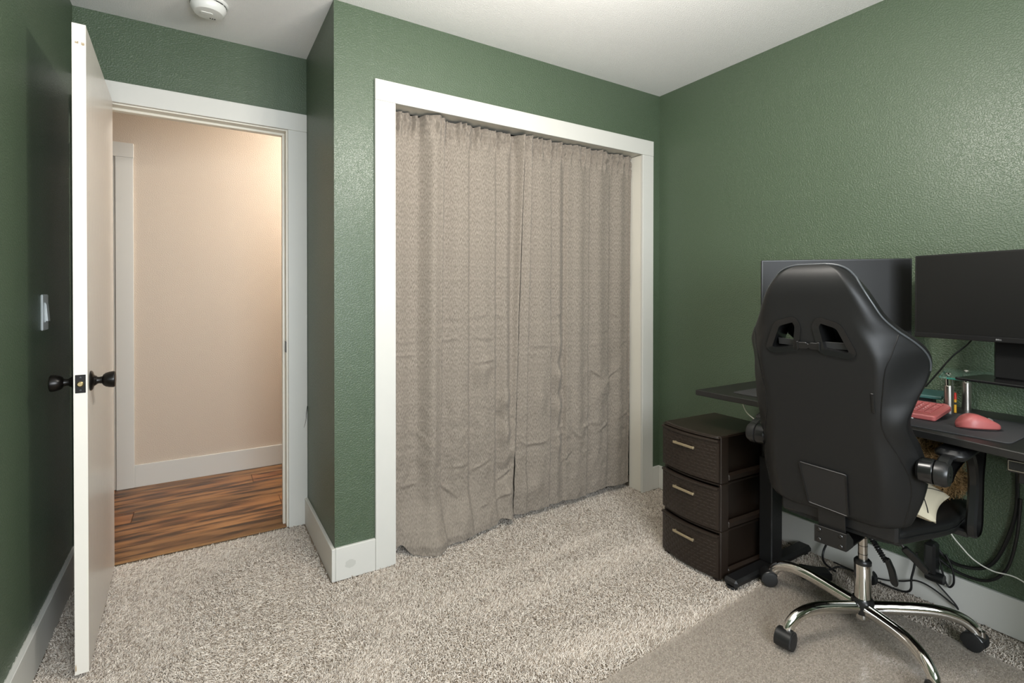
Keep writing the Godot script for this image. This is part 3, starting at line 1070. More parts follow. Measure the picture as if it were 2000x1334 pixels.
# ---------------------------------------------------------------- drawer tower
func drawers() -> void:
	# local: x right along the front when facing it, z out of the front, origin at the middle of the base
	var t := thing("drawer_tower", "dark brown plastic three drawer tower with woven fronts beside the desk", "drawer unit", Vector3(1.357, 0.0, 0.717), -PI / 2 - 0.04)
	var w := 0.315
	var dep := 0.36
	var bow := 0.022
	var htot := 0.612
	# the front is bowed: outline seen from above
	var plan := func(inset_by: float, d0: float) -> PackedVector2Array:
		var p := PackedVector2Array()
		var hw := w / 2 - inset_by
		p.append(Vector2(-hw, -dep + inset_by)); p.append(Vector2(hw, -dep + inset_by))
		for k in 9:
			var u := 1.0 - 2.0 * k / 8.0
			p.append(Vector2(hw * u, d0 + bow * (1.0 - u * u) - inset_by))
		return p
	var lay := Basis(Vector3(1, 0, 0), Vector3(0, 0, 1), Vector3(0, 1, 0))  # polygon y -> local z, extrusion -> local y
	# body: three frames
	for k in 3:
		var y0 := 0.012 + k * 0.2
		var f := Node3D.new()
		f.name = "tier"
		t.add_child(f, true)
		for s in [-1, 1]:
			box(Vector3(s * w / 2 - (0.012 if s > 0 else 0.0), y0, -0.062), Vector3(s * w / 2 + (0.012 if s < 0 else 0.0), y0 + 0.197, -0.012), 0.003); part("post", M.brown, f)
			box(Vector3(s * w / 2 - (0.012 if s > 0 else 0.0), y0, -dep), Vector3(s * w / 2 + (0.012 if s < 0 else 0.0), y0 + 0.197, -dep + 0.028), 0.003); part("post", M.brown, f)
			box(Vector3(s * (w / 2 - 0.009) - 0.011, y0, -dep + 0.022), Vector3(s * (w / 2 - 0.009) + 0.011, y0 + 0.036, -0.055), 0.0095); part("side_rail", M.brown, f)
			box(Vector3(s * (w / 2 - 0.034) - 0.003, y0 + 0.004, -dep + 0.02), Vector3(s * (w / 2 - 0.034) + 0.003, y0 + 0.19, -0.03), 0.001); part("side_panel", M.brown, f)
		box(Vector3(-w / 2, y0, -dep), Vector3(w / 2, y0 + 0.195, -dep + 0.006), 0.001); part("back_panel", M.brown, f)
		var top := plan.call(0.003, -0.01)
		prism(top, y0 + 0.19, y0 + 0.1995, Transform3D(lay, Vector3.ZERO), 0.002)
		part("shelf", M.brown, f)
		# drawer
		var d := Node3D.new()
		d.name = "drawer"
		t.add_child(d, true)
		var y1 := y0 + 0.006
		var y2 := y0 + 0.186
		var hw := w / 2 - 0.002
		var P := func(u: float, y: float, out: float) -> Vector3:
			return Vector3(hw * u, y, bow * (1.0 - u * u) + out)
		var fr := PackedVector2Array()
		for i in 13:
			var u := -1.0 + 2.0 * i / 12.0
			fr.append(Vector2(hw * u, bow * (1.0 - u * u)))
		for i in 13:
			var u := 1.0 - 2.0 * i / 12.0
			fr.append(Vector2(hw * u, bow * (1.0 - u * u) - 0.012))
		prism(fr, y1, y2, Transform3D(lay, Vector3.ZERO), 0.002)
		part("front", M.brown, d)
		# rounded lip at the top of the front
		var lip := PackedVector3Array()
		for i in 13:
			lip.append(P.call(-0.99 + 1.98 * i / 12.0, y2 - 0.006, 0.0))
		tube(lip, 0.007, 8)
		part("lip", M.brown, d)
		# woven relief: small pads in brick bond
		var rows := 11
		for r in rows:
			var ya := y1 + 0.008 + r * 0.0146
			for i in 10:
				var ua := -0.95 + (i + (0.5 if r & 1 else 0.0)) * 0.19
				var ub := minf(ua + 0.165, 0.95)
				if ua > 0.9:
					continue
				var h := 0.0105
				var from := V.size()
				var a := [P.call(ua, ya, -0.0005), P.call(ub, ya, -0.0005), P.call(ub, ya + h, -0.0005), P.call(ua, ya + h, -0.0005)]
				var e := 0.006 / hw
				var b := [P.call(ua + e, ya + 0.002, 0.0012), P.call(ub - e, ya + 0.002, 0.0012), P.call(ub - e, ya + h - 0.002, 0.0012), P.call(ua + e, ya + h - 0.002, 0.0012)]
				quad(b[0], b[1], b[2], b[3])
				for q in 4:
					quad(a[q], a[(q + 1) % 4], b[(q + 1) % 4], b[q])
				quad(a[3], a[2], a[1], a[0])
				outward(from)
		var weave := part("weave", M.brown, d, 15.0)
		weave.set_meta("kind", "stuff")
		# bow handle
		var hy := y1 + 0.125
		box(Vector3(-0.058, hy - 0.0055, bow + 0.006), Vector3(0.058, hy + 0.0055, bow + 0.0115), 0.0015, Transform3D(Basis(), Vector3(-0.008, 0, 0)))
		var hd := part("handle", M.gold, d)
		for s in [-1, 1]:
			box(Vector3(s * 0.05 - 0.004 - 0.008, hy - 0.004, bow - 0.008), Vector3(s * 0.05 + 0.004 - 0.008, hy + 0.004, bow + 0.007), 0.001)
			part("handle_post", M.gold, hd)
	# lid with a raised rim
	var outer: PackedVector2Array = plan.call(0.0, 0.002)
	prism(outer, 0.603, htot - 0.006, Transform3D(lay, Vector3.ZERO), 0.002)
	var lid := part("lid", M.brown, t)
	var rim := PackedVector3Array()
	for q in rounded(plan.call(0.012, -0.002), 0.012, 3):
		rim.append(Vector3(q.x, htot - 0.006, q.y))
	tube(rim, 0.006, 8, 1.0, true)
	part("lid_rim", M.brown, lid)
	for s in [-1, 1]:
		for e in [0, 1]:
			box(Vector3(s * 0.135 - 0.012, 0, -0.03 - e * 0.3), Vector3(s * 0.135 + 0.012, 0.013, -0.006 - e * 0.3), 0.002)
			part("foot", M.brown, t)

# ---------------------------------------------------------------- desk
func desk() -> void:
	var t := thing("standing_desk", "black standing desk with steel legs along the right wall", "desk", Vector3(0, 0, 0))
	var p := PackedVector2Array([Vector2(1.379, 0.733), Vector2(1.385, 1.1), Vector2(1.41, 1.38), Vector2(1.418, 1.513), Vector2(1.407, 1.60), Vector2(1.372, 1.787), Vector2(1.36, 2.13), Vector2(1.94, 2.13), Vector2(1.94, 0.733)])
	var q := PackedVector2Array()
	for k in p:
		q.append(Vector2(k.x, -k.y))
	prism(q, DESK - 0.023, DESK, Transform3D(Basis(Vector3.RIGHT, -PI / 2), Vector3.ZERO), 0.002)
	part("tabletop", M.desk, t)
	for z in [0.924, 1.93]:
		var l := Node3D.new()
		l.name = "leg"
		t.add_child(l, true)
		box(Vector3(1.352, 0.012, z - 0.032), Vector3(1.92, 0.045, z + 0.032), 0.01); part("foot", M.desk_steel, l)
		for x in [1.37, 1.9]:
			lathe([Vector2(0, 0), Vector2(0.02, 0), Vector2(0.022, 0.006), Vector2(0.02, 0.013), Vector2(0, 0.013)], 16, Transform3D(Basis(), Vector3(x, 0, z)))
			part("glide", M.plastic, l)
		box(Vector3(1.60, 0.044, z - 0.03), Vector3(1.68, 0.5, z + 0.03), 0.004); part("lower_column", M.desk_steel, l)
		box(Vector3(1.607, 0.49, z - 0.024), Vector3(1.673, 0.73, z + 0.024), 0.003); part("upper_column", M.desk_steel, l)
		box(Vector3(1.56, 0.728, z - 0.03), Vector3(1.88, 0.7615, z + 0.03), 0.003); part("top_bracket", M.desk_steel, l)
	box(Vector3(1.74, 0.73, 0.96), Vector3(1.78, 0.7615, 1.90), 0.003); part("crossbar", M.desk_steel, t)
	# hand control under the front edge
	var c := Node3D.new()
	c.name = "hand_control"
	t.add_child(c)
	box(Vector3(1.395, 0.722, 1.748), Vector3(1.47, 0.7585, 1.86), 0.004); part("housing", M.plastic, c)
	box(Vector3(1.390, 0.727, 1.75), Vector3(1.396, 0.757, 1.858), 0.002); part("silver_frame", M.brushed, c)
	box(Vector3(1.3885, 0.7305, 1.7535), Vector3(1.3915, 0.7535, 1.8545), 0.001); part("display", M.gloss_plastic, c)
	box(Vector3(1.42, 0.69, 1.765), Vector3(1.47, 0.723, 1.80), 0.003); part("cable_block", M.plastic, c)

func monitor(called: String, label: String, a: Vector3, b: Vector3, low: float, top: float, stand_y: float, back: float, logo: bool, base_shift: float) -> void:
	# a, b: left and right top corners of the face as seen by a sitter
	var mid := (a + b) / 2
	var w := Vector2(b.x - a.x, b.z - a.z).length()
	var h := top - low
	var ang := atan2(-(b.z - a.z), b.x - a.x)
	var t := thing(called, label, "monitor", Vector3(mid.x, stand_y, mid.z), ang)
	# local: x along the screen to the right, +z towards the sitter, y up
	var y0 := low - stand_y
	var y1 := top - stand_y
	prism(rect(w, h, 0.004, Vector2(0, (y0 + y1) / 2)), -0.014, 0.0, Transform3D(), 0.0015)
	part("panel", M.bezel, t)
	prism(rect(w * 0.86, h * 0.8, 0.03, Vector2(0, (y0 + y1) / 2)), -0.042, -0.013, Transform3D(), 0.012)
	part("rear_housing", M.plastic, t)
	prism(rect(w - 0.012, h - 0.024, 0.0, Vector2(0, (y0 + y1) / 2 + 0.007)), -0.001, 0.0006, Transform3D(), 0.0002)
	part("screen", M.screen, t)
	box(Vector3(-w / 2 + 0.001, y0 + 0.001, -0.001), Vector3(w / 2 - 0.001, y0 + 0.0155, 0.0016), 0.0006)
	var chin := part("chin", M.bezel, t)
	if logo:
		var tm := TextMesh.new()
		var font := SystemFont.new()
		font.font_names = PackedStringArray(["Droid Sans"])
		font.font_weight = 700
		tm.font = font
		tm.text = "DELL"
		tm.font_size = 32
		tm.pixel_size = 0.0068 / 32.0
		tm.depth = 0.0004
		var o := put("logo", tm, M.logo, chin)
		o.position = Vector3(0, y0 + 0.0085, 0.002)
	box(Vector3(-0.045, 0.006, -back - 0.012), Vector3(0.045, y0 + 0.12, -back + 0.012), 0.006)
	part("stand_column", M.bezel, t)
	box(Vector3(-0.05, y0 + 0.06, -back - 0.01), Vector3(0.05, y0 + 0.14, -0.04), 0.004)
	part("mount", M.bezel, t)
	prism(rect(0.2, 0.17, 0.01), 0.0, 0.008, Transform3D(Basis(Vector3.RIGHT, -PI / 2), Vector3(base_shift, 0.0, -back + 0.03)), 0.002)
	part("stand_base", M.gloss_plastic, t)

func desk_things() -> void:
	monitor("monitor", "black monitor behind the chair headrest angled into the corner", Vector3(1.453, 0, 0.994), Vector3(1.82, 0, 1.374), 1.05, 1.345, DESK + 0.003, 0.17, false, 0.0)
	monitor("monitor", "black monitor with logo on its chin standing on glass riser", Vector3(1.697, 0, 1.427), Vector3(1.602, 0, 1.905), 1.056, 1.345, 0.9266, 0.075, true, 0.0)
	# glass riser on chrome legs
	var g := thing("monitor_riser", "clear glass monitor riser on chrome legs at the back of the desk", "riser", Vector3(0, 0, 0))
	prism(rounded(PackedVector2Array([Vector2(1.665, -1.508), Vector2(1.935, -1.44), Vector2(1.935, -2.08), Vector2(1.665, -2.08)]), 0.02, 4), 0.9205, 0.9265, Transform3D(Basis(Vector3.RIGHT, -PI / 2), Vector3.ZERO), 0.0008)
	part("glass_shelf", M.glass, g)
	box(Vector3(1.6635, 0.9207, 1.53), Vector3(1.6651, 0.9263, 2.07), 0.0005); part("glass_edge", M.glass_edge, g)
	tube(PackedVector3Array([Vector3(1.683, 0.9235, 1.5055), Vector3(1.918, 0.9235, 1.4525)]), 0.0027, 6); part("glass_edge", M.glass_edge, g)
	for q in [Vector2(1.758, 1.507), Vector2(1.905, 1.513), Vector2(1.70, 2.04), Vector2(1.905, 2.04)]:
		var l := Node3D.new()
		l.name = "riser_leg"
		g.add_child(l, true)
		l.position = Vector3(q.x, DESK + (0.0036 if q.x < 1.79 else 0.0), q.y)
		l.scale.y = 0.977 if q.x < 1.8 else 1.0
		lathe([Vector2(0, 0), Vector2(0.014, 0), Vector2(0.014, 0.098), Vector2(0.0125, 0.1), Vector2(0, 0.1)], 24); part("sleeve", M.brushed, l)
		lathe([Vector2(0, 0.099), Vector2(0.0115, 0.099), Vector2(0.0115, 0.13), Vector2(0.0125, 0.131), Vector2(0.0125, 0.1355), Vector2(0, 0.1355)], 24); part("post", M.chrome, l)
		lathe([Vector2(0, 0.142), Vector2(0.012, 0.142), Vector2(0.009, 0.1455), Vector2(0, 0.147)], 20); part("cap", M.chrome, l)
	# desk mat
	var dm := thing("desk_mat", "long charcoal desk mat under the pink keyboard and mouse", "desk mat", Vector3(0, DESK, 0))
	prism(rounded(PackedVector2Array([Vector2(1.455, -0.86), Vector2(1.453, -1.742), Vector2(1.79, -1.742), Vector2(1.79, -0.86)]), 0.02, 4), 0.0, 0.003, Transform3D(Basis(Vector3.RIGHT, -PI / 2), Vector3.ZERO), 0.001)
	part("pad", M.felt, dm)
	keyboard()
	mouse()
	var n := thing("teal_notebook", "teal soft case lying tilted beside the pink keyboard", "case", Vector3(1.838, DESK + 0.003, 1.438), 0.15)
	prism(rounded(PackedVector2Array([Vector2(-0.05, 0.036), Vector2(0.05, 0.052), Vector2(0.052, 0.057), Vector2(-0.05, 0.049)]), 0.004, 3), -0.12, 0.032, Transform3D(Basis(), Vector3.ZERO), 0.003)
	part("cover", M.teal, n)
	prism(PackedVector2Array([Vector2(-0.03, 0.0), Vector2(0.04, 0.0), Vector2(0.04, 0.052), Vector2(-0.03, 0.038)]), -0.11, 0.0, Transform3D(), 0.001)
	part("wedge", M.soft_black, n)
	var p := thing("marker", "red and yellow marker standing by the riser leg", "marker", Vector3(1.802, DESK, 1.511))
	lathe([Vector2(0, 0), Vector2(0.0045, 0), Vector2(0.0045, 0.03), Vector2(0, 0.03)], 14); part("barrel", M.yellow, p)
	lathe([Vector2(0, 0.0301), Vector2(0.0048, 0.0301), Vector2(0.0048, 0.038), Vector2(0, 0.038)], 14); part("band", M.ink, p)
	lathe([Vector2(0, 0.0381), Vector2(0.0045, 0.0381), Vector2(0.0045, 0.048), Vector2(0, 0.048)], 14); part("collar", M.yellow, p)
	lathe([Vector2(0, 0.0481), Vector2(0.0045, 0.0481), Vector2(0.004, 0.071), Vector2(0, 0.073)], 14); part("cap", M.red, p)

func keyboard() -> void:
	# local: x to the sitter's right (world +z), z towards the sitter (world -x), sloping up to the back
	var t := thing("keyboard", "pink keyboard on the charcoal desk mat", "keyboard", Vector3(1.641, DESK + 0.003, 1.311), -PI / 2 + 0.02)
	var tilt := Basis(Vector3.RIGHT, deg_to_rad(6.5))
	var xf := Transform3D(tilt, Vector3(0, 0.0185, 0))
	prism(rounded(PackedVector2Array([Vector2(-0.10, -0.085), Vector2(0.222, -0.085), Vector2(0.222, 0.06), Vector2(0.205, 0.085), Vector2(-0.10, 0.085)]), 0.012, 4), -0.008, 0.010, Transform3D(xf.basis * Basis(Vector3.RIGHT, -PI / 2), xf.origin), 0.004)
	part("case", M.pink, t)
	for s in [-0.06, 0.17]:
		box(Vector3(s - 0.02, 0.0, -0.085), Vector3(s + 0.02, 0.019, -0.065), 0.002)
		part("foot", M.plastic, t)
	box(Vector3(0.09, 0.0, 0.068), Vector3(0.16, 0.003, 0.083), 0.001)
	part("foot", M.white_plastic, t)
	box(Vector3(0.1, 0.0095, -0.079), Vector3(0.19, 0.0108, -0.0735), 0.0003, xf)
	part("indicator_slot", M.ink, t)
	prism(inset(rect(0.034, 0.034), 0.0), 0, 0)
	V = PackedVector3Array()
	box(Vector3(-0.0088, 0, -0.0088), Vector3(0.0088, 0.0035, 0.0088), 0.0012)
	var cap := bake()
	box(Vector3(-0.0088, 0, -0.0088), Vector3(0.0273, 0.0035, 0.0088), 0.0012)
	var wide := bake()
	var faces := [["", "/", "*", "-"], ["7", "8", "9", "+"], ["4", "5", "6", ""], ["1", "2", "3", ""], ["0", "0", ".", ""]]
	var meshes := {}
	for r in 6:
		for c in range(6, 21):
			if c == 15 or c == 16 and r == 0:
				continue
			var x := -0.195 + c * 0.0193
			var z := -0.052 + r * 0.0193 - (0.004 if r == 0 else 0.0)
			var k := put("key", cap, M.pink_key, t)
			k.transform = Transform3D(tilt, Vector3(x, 0.0185, 0)) * Transform3D(Basis(), Vector3(0, 0.0098, z))
			if c >= 17 and r >= 1:
				var s: String = faces[r - 1][c - 17]
				if s == "":
					continue
				if not meshes.has(s):
					var tm := TextMesh.new()
					var font := SystemFont.new()
					font.font_names = PackedStringArray(["Droid Sans"])
					tm.font = font
					tm.text = s
					tm.font_size = 24
					tm.pixel_size = 0.007 / 24.0
					tm.depth = 0.0003
					meshes[s] = tm
				var o := put("legend", meshes[s], M.print_white, k)
				o.transform = Transform3D(Basis(Vector3.RIGHT, -PI / 2), Vector3(-0.001, 0.0036, 0.0))

func mouse() -> void:
	# a hump-backed mouse; local x runs from heel to nose
	var t := thing("mouse", "pink wireless mouse on the right end of the desk mat", "mouse", Vector3(1.58, DESK + 0.003, 1.634), -0.85)
	t.scale = Vector3(0.93, 1.08, 1.0)
	var rows := []
	var n := 28
	var from := V.size()
	for i in n + 1:
		var u := float(i) / n
		var x := -0.06 + 0.122 * u
		var half: float = curve([[0.0, 0.0], [0.03, 0.014], [0.1, 0.026], [0.25, 0.035], [0.45, 0.036], [0.7, 0.032], [0.88, 0.025], [0.96, 0.015], [1.0, 0.0]], u)
		var top: float = curve([[0.0, 0.011], [0.06, 0.022], [0.18, 0.036], [0.35, 0.043], [0.55, 0.039], [0.8, 0.026], [0.93, 0.017], [1.0, 0.008]], u)
		var ring := PackedVector3Array()
		for k in 20:
			var a := TAU * k / 20
			var cy := sin(a)
			var y := 0.009 + (top - 0.009) * pow(maxf(cy, 0.0), 0.75) if cy >= 0.0 else 0.009 + 0.008 * cy
			ring.append(Vector3(x, y + 0.004 * cos(a) * maxf(cy, 0), half * signf(cos(a)) * pow(absf(cos(a)), 0.7)))
		rows.append(ring)
	for i in n:
		for k in 20:
			quad(rows[i][k], rows[i][(k + 1) % 20], rows[i + 1][(k + 1) % 20], rows[i + 1][k])
	outward(from)
	part("shell", M.pink, t, 60.0)
	lathe([Vector2(0, -0.004), Vector2(0.009, -0.004), Vector2(0.011, -0.002), Vector2(0.011, 0.002), Vector2(0.009, 0.004), Vector2(0, 0.004)], 20, Transform3D(Basis(Vector3.RIGHT, PI / 2), Vector3(0.033, 0.0215, 0.0)))
	part("scroll_wheel", M.brushed, t)
	prism(rounded(PackedVector2Array([Vector2(-0.052, -0.02), Vector2(0.05, -0.02), Vector2(0.05, 0.02), Vector2(-0.052, 0.02)]), 0.015), 0, 0.0025, Transform3D(Basis(Vector3.RIGHT, -PI / 2), Vector3.ZERO), 0.0005)
	part("base", M.ink, t)

# ---------------------------------------------------------------- cables
func cord(called: String, label: String, pts: Array, r: float, m: Material, per := 8) -> Node3D:
	var t := thing(called, label, "cable", Vector3.ZERO)
	tube(spline(pts, per), r, 8)
	part("cord", m, t)
	return t

func cables() -> void:
	var w := XR
	cord("cable", "thin black cable hanging from the monitor above the riser", [Vector3(1.90, 0.85, 1.39), Vector3(1.90, 0.905, 1.426), Vector3(1.90, 0.975, 1.472), Vector3(1.90, 1.04, 1.526), Vector3(1.80, 1.12, 1.57)], 0.003, M.cable)
	cord("cable", "thin white cable running along the wall under the desk", [Vector3(1.905, 0.40, 1.455), Vector3(1.905, 0.319, 1.467), Vector3(1.905, 0.27, 1.505), Vector3(1.905, 0.24, 1.54), Vector3(1.905, 0.225, 1.589), Vector3(1.905, 0.227, 1.662), Vector3(1.905, 0.16, 1.76), Vector3(1.905, 0.03, 1.84)], 0.0024, M.white_cable)
	cord("cable", "white cable looping below the left end of the desk", [Vector3(1.42, 0.76, 0.934), Vector3(1.422, 0.725, 0.95), Vector3(1.43, 0.70, 0.98), Vector3(1.435, 0.69, 1.0), Vector3(1.44, 0.70, 1.008), Vector3(1.44, 0.735, 1.0), Vector3(1.435, 0.76, 0.997)], 0.0024, M.white_cable)
	cord("cable", "thick black cable looping against the wall at the right edge", [Vector3(1.52, 0.70, 1.785), Vector3(1.75, 0.66, 1.70), Vector3(1.92, 0.60, 1.648), Vector3(1.93, 0.447, 1.642), Vector3(1.93, 0.307, 1.609), Vector3(1.93, 0.225, 1.569), Vector3(1.93, 0.195, 1.51), Vector3(1.93, 0.20, 1.45), Vector3(1.93, 0.25, 1.405), Vector3(1.93, 0.33, 1.37)], 0.006, M.cable)
	cord("cable", "black cable below the thick loop on the wall", [Vector3(1.925, 0.5, 1.655), Vector3(1.925, 0.36, 1.645), Vector3(1.925, 0.24, 1.62), Vector3(1.925, 0.175, 1.57), Vector3(1.925, 0.165, 1.50), Vector3(1.925, 0.185, 1.44), Vector3(1.925, 0.22, 1.40)], 0.005, M.cable)
	cord("cable", "bundled black cable tied in a small loop above the baseboard", [Vector3(1.92, 0.24, 1.42), Vector3(1.92, 0.17, 1.435), Vector3(1.92, 0.115, 1.45), Vector3(1.92, 0.10, 1.462), Vector3(1.92, 0.125, 1.475), Vector3(1.92, 0.175, 1.47), Vector3(1.92, 0.22, 1.45)], 0.0035, M.cable)
	cord("cable", "thin black cable lying across the white baseboard", [Vector3(1.92, 0.19, 1.39), Vector3(1.92, 0.135, 1.385), Vector3(1.92, 0.10, 1.42), Vector3(1.92, 0.05, 1.475), Vector3(1.92, 0.03, 1.488), Vector3(1.92, 0.04, 1.475), Vector3(1.92, 0.07, 1.41), Vector3(1.92, 0.075, 1.36), Vector3(1.92, 0.05, 1.31), Vector3(1.91, 0.03, 1.25), Vector3(1.90, 0.02, 1.15), Vector3(1.90, 0.02, 1.06)], 0.003, M.cable)
	cord("cable", "black cable drooping behind the desk leg", [Vector3(1.86, 0.74, 1.03), Vector3(1.88, 0.45, 1.03), Vector3(1.89, 0.3, 1.05), Vector3(1.90, 0.2, 1.07), Vector3(1.905, 0.12, 1.04), Vector3(1.89, 0.05, 1.02), Vector3(1.86, 0.02, 1.04), Vector3(1.83, 0.018, 1.10)], 0.0045, M.cable)
	cord("cable", "black cable arching over the carpet behind the chair base", [Vector3(1.75, 0.02, 0.99), Vector3(1.76, 0.03, 1.04), Vector3(1.80, 0.03, 1.09), Vector3(1.87, 0.03, 1.12), Vector3(1.88, 0.03, 1.33), Vector3(1.885, 0.10, 1.355), Vector3(1.89, 0.2, 1.37)], 0.004, M.cable)
	var b := thing("power_adapter", "black power adapter on the carpet below the desk", "adapter", Vector3(1.72, 0.012, 1.07), 0.9)
	box(Vector3(-0.03, 0, -0.06), Vector3(0.03, 0.032, 0.06), 0.005); part("body", M.plastic, b)
	var p := thing("wall_plug", "black plug and cable bundle on the wall above the baseboard", "plug", Vector3(1.90, 0.155, 1.405))
	box(Vector3(-0.02, -0.02, -0.012), Vector3(0.03, 0.10, 0.025), 0.008); part("plug_body", M.plastic, p)
	lathe([Vector2(0, -0.028), Vector2(0.018, -0.028), Vector2(0.02, -0.02), Vector2(0.02, 0.02), Vector2(0.018, 0.028), Vector2(0, 0.028)], 20, Transform3D(Basis(Vector3.RIGHT, PI / 2), Vector3(0.005, -0.03, 0.018))); part("coil", M.plastic, p)

# ---------------------------------------------------------------- the chair
const TILT := 0.2094   # 12 degrees
func bk(u: float, v: float, d: float) -> Vector3:
	# a point of the backrest: u to the chair's right, v up along the back, d forwards from its rear face
	return Vector3(-0.25, 0.3875, 0) + Vector3(-sin(TILT), cos(TILT), 0) * v + Vector3(0, 0, 1) * (u - 0.010) + Vector3(cos(TILT), sin(TILT), 0) * d

var HW := [[0.085, 0.186], [0.10, 0.205], [0.13, 0.218], [0.19, 0.236], [0.25, 0.243], [0.33, 0.234], [0.42, 0.219], [0.48, 0.231], [0.545, 0.252], [0.595, 0.259], [0.635, 0.252], [0.67, 0.232], [0.705, 0.204], [0.745, 0.178], [0.79, 0.158], [0.84, 0.134], [0.872, 0.114], [0.894, 0.094], [0.906, 0.067], [0.910, 0.04]]
var WF := [[0.085, 0.02], [0.15, 0.04], [0.25, 0.065], [0.34, 0.045], [0.43, 0.016], [0.5, 0.05], [0.56, 0.092], [0.60, 0.096], [0.65, 0.07], [0.70, 0.035], [0.75, 0.01], [0.82, 0.0], [0.92, 0.0]]

func shape_back(uu: float, v: float) -> float:
	# forward offset of the rear face
	var a := absf(uu)
	var e := clampf((a - 0.80) / 0.20, 0.0, 1.0)
	var t := clampf((v - 0.82) / 0.09, 0.0, 1.0)
	var b := clampf((0.115 - v) / 0.03, 0.0, 1.0)
	var q := clampf(0.8 * e * e + t * t + 0.7 * b * b, 0.0, 1.0)
	return curve(WF, v) * smoothstep(0.62, 1.0, a) + 0.046 * (1.0 - sqrt(1.0 - q))

func shape_front(uu: float, v: float) -> float:
	var a := absf(uu)
	var e := clampf((a - 0.75) / 0.25, 0.0, 1.0)
	var thick := 0.085 + 0.02 * smoothstep(0.5, 0.8, a)
	var t := clampf((v - 0.79) / 0.12, 0.0, 1.0)
	var b := clampf((0.125 - v) / 0.04, 0.0, 1.0)
	var q := clampf(e * e + t * t + 0.7 * b * b, 0.0, 1.0)
	return curve(WF, v) * smoothstep(0.62, 1.0, a) + thick - (thick - 0.047) * (1.0 - sqrt(1.0 - q))

